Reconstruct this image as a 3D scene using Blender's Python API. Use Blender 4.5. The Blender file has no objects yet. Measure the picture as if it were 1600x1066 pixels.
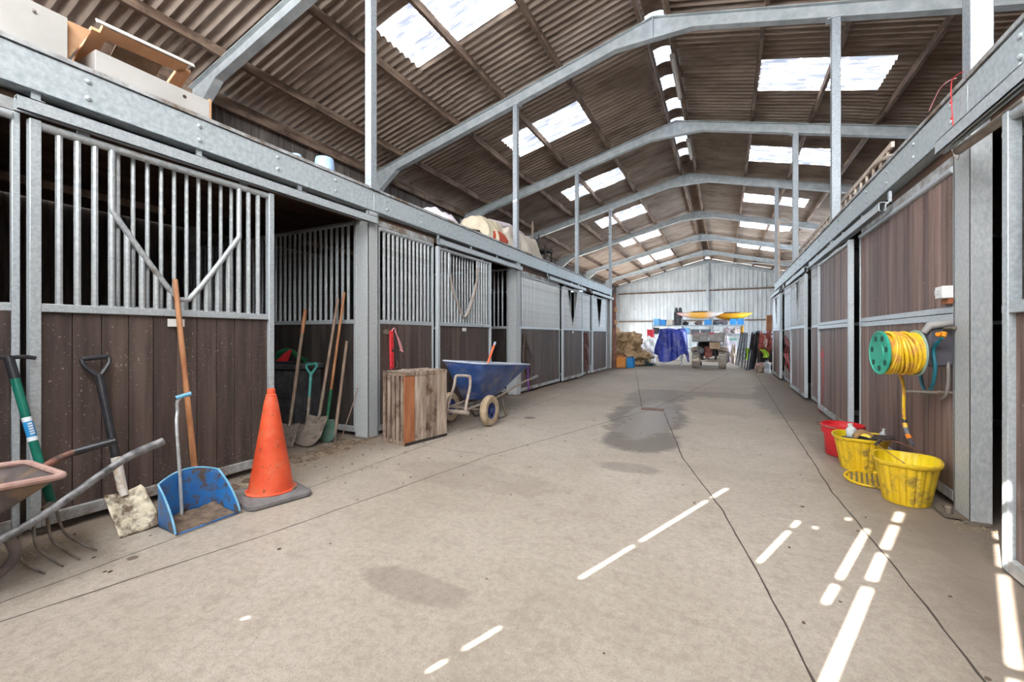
import bpy, bmesh, math, random
from mathutils import Vector, Matrix, noise
random.seed(7)
PI = math.pi
S = bpy.context.scene
COL = S.collection

# ------------------------------------------------------------------ camera
F, U0, V0, H = 666.9, 1132.2, 524.8, 1.2
TH = math.atan((U0 - 800) / F)
cd = bpy.data.cameras.new('camera'); cam = bpy.data.objects.new('camera', cd); COL.objects.link(cam)
cam.location = (0, 0, H); cam.rotation_euler = (PI / 2, 0, TH)
cd.sensor_width = 36; cd.lens = 36 * F / 1600; cd.shift_y = -(533 - V0) / 1600; cd.clip_start = .03; cd.clip_end = 300
S.camera = cam

# ------------------------------------------------------------------ light
S.view_settings.view_transform = 'Standard'; S.view_settings.look = 'None'
S.view_settings.gamma = 1; S.view_settings.use_curve_mapping = False
S.view_settings.exposure = 1.22
w = bpy.data.worlds.new('sky'); S.world = w; w.use_nodes = True
w.node_tree.nodes['Background'].inputs[0].default_value = (.74, .86, 1, 1)
w.node_tree.nodes['Background'].inputs[1].default_value = 6.0
SUN_EL, SUN_AZ = math.radians(35), math.atan2(.357, .934)      # azimuth of travel, measured from +y towards +x
sd = bpy.data.lights.new('sun', 'SUN'); sun = bpy.data.objects.new('sun', sd); COL.objects.link(sun)
sd.energy = 26; sd.angle = math.radians(.32); sd.color = (1, .96, .9)
tr = Vector((math.sin(SUN_AZ) * math.cos(SUN_EL), math.cos(SUN_AZ) * math.cos(SUN_EL), -math.sin(SUN_EL)))
sun.rotation_euler = tr.to_track_quat('-Z', 'Y').to_euler()
sun.location = (-6, -12, 12)
SKYLIGHT, GABLE_FILL = 8.0, 10.5          # daylight through the rooflight sheets; added glow of the unseen front gable

# ------------------------------------------------------------------ helpers
def ray(u, v):
    a = (u - 800) / F; s, c = math.sin(TH), math.cos(TH)
    return Vector((a * c - s, a * s + c, (V0 - v) / F))
def atx(u, v, X): r = ray(u, v); t = X / r.x; return Vector((X, r.y * t, H + r.z * t))
def aty(u, v, Y): r = ray(u, v); t = Y / r.y; return Vector((r.x * t, Y, H + r.z * t))
def atz(u, v, Z=0): r = ray(u, v); t = (Z - H) / r.z; return Vector((r.x * t, r.y * t, Z))

def wm(o):
    m = o.matrix_basis.copy()
    while o.parent: o = o.parent; m = o.matrix_basis @ m
    return m

class MB:
    def __init__(s): s.v = []; s.f = []
    def add(s, vs, fs):
        n = len(s.v); s.v += [Vector(p) for p in vs]; s.f += [tuple(i + n for i in f) for f in fs]; return s
    def box(s, x0, x1, y0, y1, z0, z1):
        return s.add([(x0,y0,z0),(x1,y0,z0),(x1,y1,z0),(x0,y1,z0),(x0,y0,z1),(x1,y0,z1),(x1,y1,z1),(x0,y1,z1)],
                     [(0,3,2,1),(4,5,6,7),(0,1,5,4),(1,2,6,5),(2,3,7,6),(3,0,4,7)])
    def beam(s, a, b, w_, h_, up=(0,0,1)):       # oriented box from a to b
        a, b = Vector(a), Vector(b); d = (b - a).normalized(); up = Vector(up)
        if abs(d.dot(up)) > .99: up = Vector((1, 0, 0))
        x = d.cross(up).normalized() * w_ / 2; z = x.cross(d).normalized() * h_ / 2
        vs = [p + i * x + j * z for p in (a, b) for i, j in ((-1,-1),(1,-1),(1,1),(-1,1))]
        return s.add(vs, [(0,1,2,3),(7,6,5,4),(0,4,5,1),(1,5,6,2),(2,6,7,3),(3,7,4,0)])
    def tube(s, path, r, n=10, closed=False, cap=True):
        P = [Vector(p) for p in path]; m = len(P); R = r if isinstance(r, (list, tuple)) else [r] * m
        rings = []; up = None
        for i, p in enumerate(P):
            if closed: d = (P[(i + 1) % m] - P[i - 1])
            else: d = P[min(i + 1, m - 1)] - P[max(i - 1, 0)]
            d.normalize()
            if up is None: up = Vector((0, 0, 1)) if abs(d.z) < .9 else Vector((1, 0, 0))
            x = d.cross(up).normalized(); y = x.cross(d).normalized(); up = y
            rings.append([p + R[i] * (math.cos(2*PI*k/n) * x + math.sin(2*PI*k/n) * y) for k in range(n)])
        b = len(s.v); s.v += [q for rg in rings for q in rg]
        for i in range(m if closed else m - 1):
            j = (i + 1) % m
            for k in range(n):
                l = (k + 1) % n; s.f.append((b + i*n + k, b + j*n + k, b + j*n + l, b + i*n + l))
        if cap and not closed:
            s.f.append(tuple(b + k for k in range(n))); s.f.append(tuple(b + (m-1)*n + k for k in reversed(range(n))))
        return s
    def lathe(s, prof, c=(0,0,0), n=24, sx=1, sy=1, axis='z'):
        b = len(s.v); c = Vector(c)
        for r, z in prof:
            for k in range(n):
                a = 2*PI*k/n; p = Vector((r*math.cos(a)*sx, r*math.sin(a)*sy, z))
                if axis == 'x': p = Vector((p.z, p.x, p.y))
                if axis == 'y': p = Vector((p.x, p.z, p.y))
                s.v.append(c + p)
        for i in range(len(prof) - 1):
            for k in range(n):
                l = (k + 1) % n; s.f.append((b+i*n+k, b+i*n+l, b+(i+1)*n+l, b+(i+1)*n+k))
        return s
    def prism(s, pts, a, b_, axis='y'):           # outline pts extruded from a to b_
        def P(p, t): return {'y': (p[0], t, p[1]), 'x': (t, p[0], p[1]), 'z': (p[0], p[1], t)}[axis]
        n = len(pts); vs = [P(p, a) for p in pts] + [P(p, b_) for p in pts]
        return s.add(vs, [tuple(range(n)), tuple(range(2*n-1, n-1, -1))] + [(i, i+n, (i+1) % n + n, (i+1) % n) for i in range(n)])
    def grid(s, fn, nu, nv):
        b = len(s.v)
        for i in range(nu + 1):
            for j in range(nv + 1): s.v.append(Vector(fn(i / nu, j / nv)))
        for i in range(nu):
            for j in range(nv):
                s.f.append((b+i*(nv+1)+j, b+(i+1)*(nv+1)+j, b+(i+1)*(nv+1)+j+1, b+i*(nv+1)+j+1))
        return s
    def blob(s, c, r, seed=0, amp=.2, freq=2., sub=3, flat=None):
        bm = bmesh.new(); bmesh.ops.create_icosphere(bm, subdivisions=sub, radius=1)
        c = Vector(c); r = Vector(r) if not isinstance(r, (int, float)) else Vector((r, r, r)); vs = []
        for v in bm.verts:
            p = v.co; k = 1 + amp * noise.noise(p * freq + Vector((seed * 7.3, seed, 0))) * 1.6
            q = Vector((p.x*r.x*k, p.y*r.y*k, p.z*r.z*k)) + c
            if flat is not None and q.z < flat: q.z = flat
            vs.append(q)
        s.add(vs, [[v.index for v in f.verts] for f in bm.faces]); bm.free(); return s
    def mesh(s, name, M=None):
        me = bpy.data.meshes.new(name); me.from_pydata([tuple(M @ p) if M else tuple(p) for p in s.v], [], s.f)
        me.update()
        bm = bmesh.new(); bm.from_mesh(me); bmesh.ops.recalc_face_normals(bm, faces=bm.faces); bm.to_mesh(me); bm.free()
        me.shade_smooth()
        try: me.set_sharp_from_angle(angle=math.radians(38))
        except Exception: pass
        return me
    # local=True: vertices are already in the parent's space; otherwise they are world coordinates
    def build(s, name, m, parent=None, origin=None, local=False, bevel=0, solid=0, flatshade=False, sub=0):
        if parent is not None:
            M = None if local else wm(parent).inverted()
            me = s.mesh(name, M); o = bpy.data.objects.new(name, me); COL.objects.link(o); o.parent = parent
        else:
            if origin is None:
                xs = [p.x for p in s.v]; ys = [p.y for p in s.v]; zs = [p.z for p in s.v]
                origin = ((min(xs)+max(xs))/2, (min(ys)+max(ys))/2, min(zs))
            me = s.mesh(name, Matrix.Translation(-Vector(origin))); o = bpy.data.objects.new(name, me)
            COL.objects.link(o); o.location = origin
        me.materials.append(m)
        if flatshade: me.shade_flat()
        if solid: md = o.modifiers.new('thick', 'SOLIDIFY'); md.thickness = solid; md.offset = 0
        if bevel: md = o.modifiers.new('bevel', 'BEVEL'); md.width = bevel; md.segments = 2; md.limit_method = 'ANGLE'
        if sub: md = o.modifiers.new('sub', 'SUBSURF'); md.levels = sub; md.render_levels = sub
        return o

def tag(o, label, cat, group=None, kind=None):
    if label: o['label'] = label
    if cat: o['category'] = cat
    if group: o['group'] = group
    if kind: o['kind'] = kind
    return o
def thing(name, label, cat, loc, rz=0, group=None, rot=None):
    o = bpy.data.objects.new(name, None); COL.objects.link(o); o.location = loc
    o.rotation_euler = rot if rot else (0, 0, rz); o.empty_display_size = .1
    o.matrix_basis = Matrix.LocRotScale(Vector(loc), o.rotation_euler, None)
    return tag(o, label, cat, group)
back_m = None
def struct(name, mb, m, **k):
    o = mb.build(name, m, None, origin=k.pop('origin', (0, 0, 0)), **k); o['kind'] = 'structure'; return o

# ------------------------------------------------------------------ materials
def new_mat(name):
    m = bpy.data.materials.new(name); m.use_nodes = True; nt = m.node_tree
    return m, nt, nt.nodes['Principled BSDF']
def nd(nt, t, **k):
    n = nt.nodes.new(t)
    for a, b in k.items(): setattr(n, a, b)
    return n
def ramp(nt, inp, stops):
    r = nd(nt, 'ShaderNodeValToRGB'); el = r.color_ramp.elements
    while len(el) < len(stops): el.new(.5)
    for e, (p, c) in zip(el, stops): e.position = p; e.color = (*c, 1) if len(c) == 3 else c
    nt.links.new(inp, r.inputs[0]); return r.outputs[0]
def coords(nt, scale=(1,1,1), kind='Object'):
    tc = nd(nt, 'ShaderNodeTexCoord'); mp = nd(nt, 'ShaderNodeMapping'); mp.inputs[3].default_value = scale
    nt.links.new(tc.outputs[kind], mp.inputs[0]); return mp.outputs[0]
def noise_n(nt, vec, scale, detail=6, rough=.6, dist=0):
    n = nd(nt, 'ShaderNodeTexNoise'); n.inputs['Scale'].default_value = scale; n.inputs['Detail'].default_value = detail
    n.inputs['Roughness'].default_value = rough; n.inputs['Distortion'].default_value = dist
    nt.links.new(vec, n.inputs['Vector']); return n.outputs['Fac']
def mix(nt, fac, a, b, mode='MIX'):
    n = nd(nt, 'ShaderNodeMix', data_type='RGBA', blend_type=mode)
    for i, x in ((0, fac), (6, a), (7, b)):
        if isinstance(x, (int, float)): n.inputs[i].default_value = x
        elif isinstance(x, tuple): n.inputs[i].default_value = (*x, 1) if len(x) == 3 else x
        else: nt.links.new(x, n.inputs[i])
    return n.outputs[2]
def bump(nt, bs, h, strength=.3, dist=.01):
    b = nd(nt, 'ShaderNodeBump'); b.inputs['Strength'].default_value = strength; b.inputs['Distance'].default_value = dist
    nt.links.new(h, b.inputs['Height']); nt.links.new(b.outputs[0], bs.inputs['Normal'])
def M2(name, c1, c2, scale=6, rough=.6, metal=0, stretch=(1,1,1), dirt=None, dirt_amt=.5, dscale=3, bmp=.2, lo=.35, hi=.65, isl=0, det=6, spec=None):
    m, nt, bs = new_mat(name); v = coords(nt, stretch); n = noise_n(nt, v, scale, det)
    c = ramp(nt, n, [(lo, c1), (hi, c2)])
    if isl:
        g = nd(nt, 'ShaderNodeNewGeometry'); hv = nd(nt, 'ShaderNodeMapRange')
        hv.inputs[3].default_value = 1 - isl; hv.inputs[4].default_value = 1 + isl
        nt.links.new(g.outputs['Random Per Island'], hv.inputs[0])
        vm = nd(nt, 'ShaderNodeVectorMath', operation='SCALE'); nt.links.new(c, vm.inputs[0]); nt.links.new(hv.outputs[0], vm.inputs[3]); c = vm.outputs[0]
    if dirt:
        v2 = coords(nt, (1, 1, 1)); n2 = noise_n(nt, v2, dscale, 8, .7)
        fz = ramp(nt, n2, [(1 - dirt_amt - .07, (0,0,0)), (1 - dirt_amt + .07, (1,1,1))])
        c = mix(nt, fz, c, dirt)
    nt.links.new(c, bs.inputs['Base Color']); bs.inputs['Roughness'].default_value = rough; bs.inputs['Metallic'].default_value = metal
    if spec is not None: bs.inputs['Specular IOR Level'].default_value = spec
    if bmp: bump(nt, bs, n, bmp)
    return m
def flat(name, c, rough=.5, metal=0): 
    m, nt, bs = new_mat(name); bs.inputs['Base Color'].default_value = (*c, 1)
    bs.inputs['Roughness'].default_value = rough; bs.inputs['Metallic'].default_value = metal; return m

galv = M2('galvanised_steel', (.42,.47,.50), (.58,.63,.65), 60, .48, .35, dirt=(.27,.26,.24), dirt_amt=.34, dscale=2.2, bmp=.06)
galv_bar = M2('galvanised_bar', (.38,.41,.43), (.54,.57,.58), 40, .45, .35, dirt=(.26,.22,.18), dirt_amt=.38, dscale=4, bmp=.08)
galv_pl = M2('galvanised_plate', (.40,.46,.49), (.56,.62,.64), 26, .5, .3, dirt=(.33,.34,.33), dirt_amt=.30, dscale=1.4, bmp=.05)
pillar_m = M2('pillar_steel', (.42,.45,.46), (.56,.58,.58), 60, .55, .25, (1,1,.5), dirt=(.36,.33,.29), dirt_amt=.30, dscale=5, bmp=.05)
post_m = M2('post_steel', (.27,.31,.34), (.42,.46,.49), 50, .5, .3, dirt=(.22,.23,.23), dirt_amt=.3, bmp=.05)
galv_dirty = M2('dirty_galvanised', (.30,.31,.31), (.52,.54,.54), 14, .6, .25, dirt=(.20,.15,.11), dirt_amt=.45, dscale=3, bmp=.12)
steel_grey = M2('grey_rafter_steel', (.36,.40,.42), (.52,.56,.57), 5, .5, .25, bmp=.04)
board = M2('dark_board', (.050,.035,.030), (.110,.078,.066), 5, .62, 0, (3,3,.22), dirt=(.20,.145,.105), dirt_amt=.27, dscale=3, bmp=.3, isl=.22)
board_r = M2('red_brown_board', (.11,.062,.050), (.25,.165,.135), 6, .6, 0, (3,3,.15), dirt=(.24,.20,.18), dirt_amt=.33, dscale=2.2, bmp=.35, isl=.35)
board_old_shaded = M2('old_shaded_board', (.014,.011,.010), (.045,.036,.031), 5, .8, 0, (2,2,.3), bmp=.3, isl=.3)  # old boards, colour darkened to stand in for shade inside the stalls
purlin_m = M2('purlin_timber', (.085,.045,.028), (.30,.215,.155), 5, .8, 0, (2,.25,2), dirt=(.06,.035,.025), dirt_amt=.42, dscale=2.5, bmp=.3)
deck_m = M2('deck_underside', (.05,.025,.015), (.14,.07,.04), 4, .8, 0, (1,.3,1), bmp=.2)
black_pl = M2('black_plastic', (.012,.013,.016), (.03,.03,.035), 20, .4, bmp=.05)
rubber = M2('dirty_rubber', (.16,.14,.12), (.30,.26,.22), 12, .85, dirt=(.09,.08,.07), dirt_amt=.4, bmp=.3)
grey_rub = M2('grey_rubber', (.13,.125,.125), (.21,.2,.2), 10, .8, dirt=(.16,.12,.09), dirt_amt=.35, bmp=.2)
ash_wood = M2('handle_wood', (.30,.12,.05), (.50,.24,.11), 8, .5, 0, (3,3,.3), dirt=(.20,.10,.06), dirt_amt=.3, bmp=.1)
grey_wood = M2('weathered_handle', (.17,.11,.08), (.33,.24,.18), 8, .7, 0, (3,3,.3), dirt=(.16,.13,.11), dirt_amt=.3, bmp=.15)
dull_steel = M2('dull_steel', (.16,.14,.12), (.32,.29,.26), 12, .55, .4, dirt=(.20,.15,.10), dirt_amt=.5, dscale=7, bmp=.15)
rust = M2('rusty_red_steel', (.17,.06,.04), (.34,.15,.11), 9, .7, .1, dirt=(.07,.05,.045), dirt_amt=.4, dscale=5, bmp=.2)

def speckle(m, c, scale=70, amt=.70, k=.8):        # pale flecks of straw and whitewash stuck to the boards
    nt = m.node_tree; bs = nt.nodes['Principled BSDF']; l = bs.inputs['Base Color'].links[0].from_socket
    n = noise_n(nt, coords(nt), scale, 2, .5); big = noise_n(nt, coords(nt), 2.5, 3, .5)
    ad = nd(nt, 'ShaderNodeMath', operation='MULTIPLY_ADD'); nt.links.new(big, ad.inputs[0]); ad.inputs[1].default_value = .25; nt.links.new(n, ad.inputs[2])
    nt.links.new(mix(nt, ramp(nt, ad.outputs[0], [(amt + .10, (0,0,0)), (amt + .14, (k,k,k))]), l, c), bs.inputs['Base Color'])
speckle(board, (.30,.25,.20)); speckle(board_r, (.36,.31,.28), 60, .71, .6)

def roof_mat():
    m, nt, bs = new_mat('cement_roof_sheet'); v = coords(nt, (.5, 1, 1)); n = noise_n(nt, v, 1.6, 9, .7)
    c = ramp(nt, n, [(.3, (.22,.168,.13)), (.5, (.34,.27,.22)), (.72, (.46,.385,.325))])
    v2 = coords(nt, (.35, 3, 1)); n2 = noise_n(nt, v2, 3, 6, .6)
    c = mix(nt, ramp(nt, n2, [(.52, (0,0,0)), (.72, (.75,.75,.75))]), c, (.12,.085,.064))
    nt.links.new(c, bs.inputs['Base Color']); bs.inputs['Roughness'].default_value = .9; bump(nt, bs, n, .2); return m
roof_m = roof_mat()
def glow_mat(name, strength, lo, hi, scale=3, sx=(1,4,1), c1=(.55,.68,1), c2=(1,.98,.96), t0=.38, t1=.62):
    m, nt, bs = new_mat(name); v = coords(nt, sx); n = noise_n(nt, v, scale, 8, .75)
    c = ramp(nt, n, [(.38, c1), (.6, c2)])
    mr = nd(nt, 'ShaderNodeMapRange'); mr.inputs[1].default_value = t0; mr.inputs[2].default_value = t1
    mr.inputs[3].default_value = lo * strength; mr.inputs[4].default_value = hi * strength
    nt.links.new(n, mr.inputs[0]); bs.inputs['Base Color'].default_value = (.6,.65,.7,1)
    nt.links.new(c, bs.inputs['Emission Color']); nt.links.new(mr.outputs[0], bs.inputs['Emission Strength']); return m
sky_m = glow_mat('skylight_sheet', SKYLIGHT, .035, 1.0, 4, (.5, 4, 1), t0=.52, t1=.60)
ridge_m = glow_mat('ridge_light_sheet', 1.0, .5, 1.0, 3, (1,1,1), (.55,.68,1), (.8,.88,1))
gable_fill_m = glow_mat('added_gable_glow', GABLE_FILL, .8, 1.0, 1, (1,1,1), (.93,.96,1), (1,1,1))

def floor_mat():
    m, nt, bs = new_mat('concrete_floor'); L = nt.links
    v = coords(nt); n1 = noise_n(nt, v, .55, 8, .62, .4); n2 = noise_n(nt, v, 6, 10, .75, .2); n3 = noise_n(nt, v, 130, 5, .7)
    c = ramp(nt, n1, [(.3, (.345,.295,.235)), (.5, (.43,.38,.315)), (.7, (.51,.46,.39))])
    c = mix(nt, ramp(nt, n2, [(.34, (.42,.42,.42)), (.50, (0,0,0))]), c, (.25,.205,.16))
    c = mix(nt, ramp(nt, n2, [(.60, (0,0,0)), (.72, (.5,.5,.5))]), c, (.57,.515,.45))
    c = mix(nt, ramp(nt, n3, [(.36, (.62,.62,.62)), (.47, (0,0,0))]), c, (.19,.155,.125))
    n4 = noise_n(nt, v, 26, 8, .8); c = mix(nt, ramp(nt, n4, [(.40, (.45,.45,.45)), (.52, (0,0,0))]), c, (.27,.225,.18)); c = mix(nt, ramp(nt, n4, [(.55, (0,0,0)), (.68, (.4,.4,.4))]), c, (.60,.56,.50))
    vor = nd(nt, 'ShaderNodeTexVoronoi', feature='DISTANCE_TO_EDGE'); vor.inputs['Scale'].default_value = 1.1
    wv = nd(nt, 'ShaderNodeVectorMath', operation='ADD'); nn = nd(nt, 'ShaderNodeTexNoise'); nn.inputs['Scale'].default_value = 2.5; nn.inputs['Detail'].default_value = 6
    L.new(v, nn.inputs['Vector']); L.new(nn.outputs['Color'], wv.inputs[1]); L.new(v, wv.inputs[0]); L.new(wv.outputs[0], vor.inputs['Vector'])
    c = mix(nt, ramp(nt, vor.outputs['Distance'], [(.0, (.14,.14,.14)), (.004, (0,0,0))]), c, (.17,.14,.12))
    sp = nd(nt, 'ShaderNodeSeparateXYZ'); L.new(v, sp.inputs[0])
    nw = noise_n(nt, v, 1.3, 8, .7)
    def mth(op, a, b=None, cl=False):
        k = nd(nt, 'ShaderNodeMath', operation=op); k.use_clamp = cl
        for i, x in enumerate((a, b)):
            if x is None: continue
            if isinstance(x, (int, float)): k.inputs[i].default_value = x
            else: L.new(x, k.inputs[i])
        return k.outputs[0]
    def patch(cx, cy, rx, ry, amt=1., skew=0., nz=1.3):
        dx = mth('DIVIDE', mth('ADD', mth('SUBTRACT', sp.outputs[0], cx), mth('MULTIPLY', mth('SUBTRACT', sp.outputs[1], cy), skew)), rx)
        dy = mth('DIVIDE', mth('SUBTRACT', sp.outputs[1], cy), ry)
        r = mth('ADD', mth('MULTIPLY', dx, dx), mth('MULTIPLY', dy, dy))
        r = mth('ADD', r, mth('MULTIPLY', mth('SUBTRACT', mth('ADD', mth('MULTIPLY', nw, .6), mth('MULTIPLY', n2, .4)), .5), nz * 3))
        return mth('MULTIPLY', mth('MULTIPLY', mth('SUBTRACT', 1.12, r), 2.4, True), amt)
    wet = patch(-.86, 5.1, .46, .62, 1, 0, .8)
    core = patch(-1.0, 6.7, .40, 1.7, .8, .03, 1.5)
    for a in ((-1.05, 6.8, .56, 1.6, 1, .05), (-1.2, 8.9, .62, 1.3, .8), (-.1, 9.6, 1.1, .45, .55), (1.0, 9.6, .55, 2.6, .75), (-.78, 3.95, .30, .16, .5), (.95, 5.2, .12, 1.2, .35)):
        wet = mth('MAXIMUM', wet, patch(*a))
    c = mix(nt, wet, c, mix(nt, .8, c, (.10,.083,.07)))
    # trodden dirt along the stall fronts
    nb = mth('MULTIPLY', mth('SUBTRACT', nw, .5), .9)
    dl = mth('MULTIPLY', mth('SUBTRACT', mth('ADD', nb, -3.0), sp.outputs[0]), 1.8, True)
    dr = mth('MULTIPLY', mth('SUBTRACT', sp.outputs[0], mth('SUBTRACT', .62, nb)), 2.0, True)
    c = mix(nt, mth('MULTIPLY', mth('MAXIMUM', dl, dr), .72), c, (.17,.125,.095))
    for a in ((-1.35, 1.62, .34, .11, .35), (-1.9, 3.1, .8, .3, .2), (-2.55, 5.7, .09, .09, .9, 0, .2), (-2.86, 1.15, .03, .025, .9, 0, .1)):
        c = mix(nt, patch(*a), c, (.16,.12,.10))
    L.new(c, bs.inputs['Base Color'])
    rg = nd(nt, 'ShaderNodeMapRange'); rg.inputs[3].default_value = .58; rg.inputs[4].default_value = .24; L.new(mth('MAXIMUM', mth('MULTIPLY', wet, .35), core), rg.inputs[0]); L.new(rg.outputs[0], bs.inputs['Roughness'])
    bump(nt, bs, n2, .12, .01); return m
floor_m = floor_mat()

# ------------------------------------------------------------------ setting: floor, walls, roof
XL, XR, XC = -3.72, 1.41, -1.115
XO, XE, YF, YB = -7.75, 5.52, -1.5, 34.3
RZ, SL = 6.72, .25                                   # top of steel at the ridge, roof slope
FR = [-.15, 3.80, 7.74, 11.72, 15.68, 20.5, 25.3, 30.08]   # portal frames
def rz(x, z0=RZ): return z0 - SL * abs(x - XC)
struct('floor', MB().box(XO - .3, XE + .3, YF, YB + .3, -.2, 0), floor_m)
ground_m = M2('yard_ground', (.30,.29,.27), (.42,.40,.37), 2, .9)
struct('floor', MB().box(-30, XO - .3, 10, 50, -.25, -.03), ground_m)
joint_m = flat('dark_joint', (.07, .055, .045), .9)
def joint(n, pts, w_=.012):
    mb = MB()
    P = []
    for (a, b) in zip(pts[:-1], pts[1:]):
        k = max(2, int(math.dist(a, b) / .08))
        P += [(a[0] + (b[0]-a[0]) * i / k, a[1] + (b[1]-a[1]) * i / k) for i in range(k)]
    P.append(pts[-1]); vs = []; fs = []
    for i, p in enumerate(P):
        q = P[min(i+1, len(P)-1)]; o = P[max(i-1, 0)]; d = Vector((q[0]-o[0], q[1]-o[1], 0)).normalized(); nn = Vector((-d.y, d.x, 0))
        ww = w_ * (.6 + .8 * abs(noise.noise(Vector((p[0]*9, p[1]*9, n))))); ox = .008 * noise.noise(Vector((p[0]*5, p[1]*5, 3+n)))
        c = Vector((p[0] + ox, p[1], .0012)); vs += [c - nn*ww/2, c + nn*ww/2]
    fs = [(2*i, 2*i+1, 2*i+3, 2*i+2) for i in range(len(P)-1)]
    struct('trim_%d' % n, mb.add(vs, fs), joint_m)
joint(1, [(-2.85, 15.6), (-1.24, 7.37)])
joint(8, [(-.87, 7.15), (-.37, 4.5), (-.009, 3.245), (.15, 2.5), (.42, 1.0)])
joint(2, [(.72, 19.2), (-1.046, 7.3), (-2.1, 3.741), (-2.45, 1.733), (-2.8, .3)])
joint(3, [(.9, 30), (.86, 14.2), (.74, 4.0), (.79, 2.84), (.82, 1.6)])
joint(4, [(-2.95, 15.7), (-2.93, 2.34), (-2.9, .4)], .010)
joint(5, [(XL, 7.6), (XR, 7.2)], .007)
joint(6, [(XL, 11.9), (XR, 11.9)], .008)
joint(7, [(XL, 3.75), (-2.1, 3.72)], .006)

# roof sheets, with openings where the rooflights sit
CP = .146
def ripple(y): return .048 * abs(math.sin(PI * y / CP))**.8 - .030
RLS_L = [(.85, 1.92), (4.96, 6.05), (9.17, 10.22), (13.36, 14.42), (17.47, 18.75), (21.8, 23.2), (27.0, 29.2)]
RLS_R = [(5.05, 6.15), (9.38, 10.52), (13.52, 14.6), (17.85, 18.96), (21.98, 23.2), (27.0, 28.4)]
def sheet(x0, x1, y0, y1, z0=6.893, dz=0):
    st = CP / 8; n = max(1, int(round((y1 - y0) / st))); mb = MB()
    return mb.grid(lambda a, b: (x0 + (x1-x0)*b, y0 + (y1-y0)*a, rz(x0 + (x1-x0)*b, z0) + dz + ripple(y0 + (y1-y0)*a)), n, 1)
def slope_sheets(xa, xb, xc_, xd, lights):          # eave, light start, light end, ridge
    mb = MB()
    for x0, x1, dz in ((xa, xb, -.004), (xc_, xd, .012)):
        t = sheet(x0, x1, YF - .3, YB + .3, dz=dz); mb.add(t.v, t.f)
    cuts = [YF - .3] + [q for l in lights for q in l] + [YB + .3]
    for i in range(0, len(cuts), 2):
        t = sheet(xb + (-.15 if xb < xc_ else .15), xc_ + (.1 if xb < xc_ else -.1), cuts[i], cuts[i+1], dz=.004); mb.add(t.v, t.f)
    return mb
struct('ceiling', slope_sheets(XO - .25, -4.85, -2.87, XC - .16, RLS_L), roof_m)
struct('ceiling', slope_sheets(XE + .25, 2.64, .65, XC + .16, RLS_R), roof_m)
wn = 0
for xa, xb, ls in ((-4.87, -2.85, RLS_L), (.63, 2.66, RLS_R)):
    for (a, b) in ls:
        wn += 1; struct('window_%d' % wn, sheet(xa, xb, a - .02, b + .02, dz=.012), sky_m)
ridge_dark = M2('ridge_roll', (.11,.06,.035), (.2,.13,.09), 6, .85)
def roll(y0, y1, r=.30, dz=0):
    return MB().grid(lambda a, b: (XC + r * math.cos(PI * (.12 + .76*b)), y0 + (y1-y0)*a, 6.74 + dz + r * .75 * math.sin(PI * (.12 + .76*b))), 2, 8)
mb = MB(); y = YF - .36
k = 0
while y < YB:
    if 2.0 < y < 14.6:
        t = roll(y, y + .52, .31); mb.add(t.v, t.f); wn += 1
        struct('window_%d' % wn, roll(y + .52, y + 1.03, .30, .005), ridge_m)
    else: t = roll(y, y + 1.03, .31); mb.add(t.v, t.f)
    y += 1.03
struct('ceiling', mb, ridge_dark)

# outer walls
wall_board = M2('outer_wall_boards', (.06,.05,.043), (.16,.135,.12), 6, .85, 0, (3,3,.25), bmp=.3, isl=.3)
def vboards(mb, ax, fixed, a0, a1, z0, z1, th=.02, pitch=.15, topfn=None):
    n = max(1, round((a1 - a0) / pitch)); p = (a1 - a0) / n
    for i in range(n):
        u0 = a0 + i*p; u1 = a0 + (i+1)*p; o = random.uniform(-.006, .006)
        zt = topfn((u0+u1)/2) if topfn else z1
        if ax == 'y': mb.box(fixed - th/2 + o, fixed + th/2 + o, u0, u1, z0, zt)
        else: mb.box(u0, u1, fixed - th/2 + o, fixed + th/2 + o, z0, zt)
    return mb
zw = rz(XO) + .115
mb = MB(); vboards(mb, 'y', XO, YF, 21.0, 0, zw, pitch=.16); vboards(mb, 'y', XO, 31.3, YB, 0, zw); vboards(mb, 'y', XO, 21.0, 31.3, 4.2, zw)
struct('wall_left', mb, wall_board)
mb = MB(); zq = rz(XE) + .115; vboards(mb, 'y', XE, YF, 18.0, 0, zq, pitch=.2); vboards(mb, 'y', XE, 25.0, YB, 0, zq, pitch=.2); vboards(mb, 'y', XE, 18.0, 25.0, 4.2, zq, pitch=.2)  # the unseen side opening is added to let sky light into the far end
struct('wall_right', mb, wall_board)
# front wall (behind the viewpoint): tall boarded doors with gaps between the boards that let the sun in
ta, te = math.tan(SUN_AZ), math.tan(SUN_EL)
def wz(yf): return (yf - YF) / math.cos(SUN_AZ) * te
slits = [(-1.42, .026, [(1.22,1.31),(1.37,1.56),(2.03,2.50),(2.56,3.42),(3.48,3.76)]), (-.834, .026, [(2.60,3.11),(3.17,3.31)]), (-.490, .034, [(2.33,2.54),(2.60,3.36)]),
         (-.373, .046, [(1.2,2.58),(2.65,3.02),(3.08,3.50),(3.56,3.78)]), (.10, .046, [(1.5,2.12),(2.18,3.02),(3.10,3.45),(3.52,3.66)]),
         (-1.176, .034, [(2.08,2.12)]), (-2.249, .03, [(1.10,1.135)]), (-.606, .03, [(3.45,3.51)]), (-1.184, .034, [(1.54,1.58)]), (-.904, .026, [(1.57,1.60)]), (-.913, .024, [(2.50,2.54)]), (-2.252, .0, []), (-.728, .024, [(3.21,3.26)])]
slits = sorted([s for s in slits if s[1] > 0])
mb = MB(); xcur = XO
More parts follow.
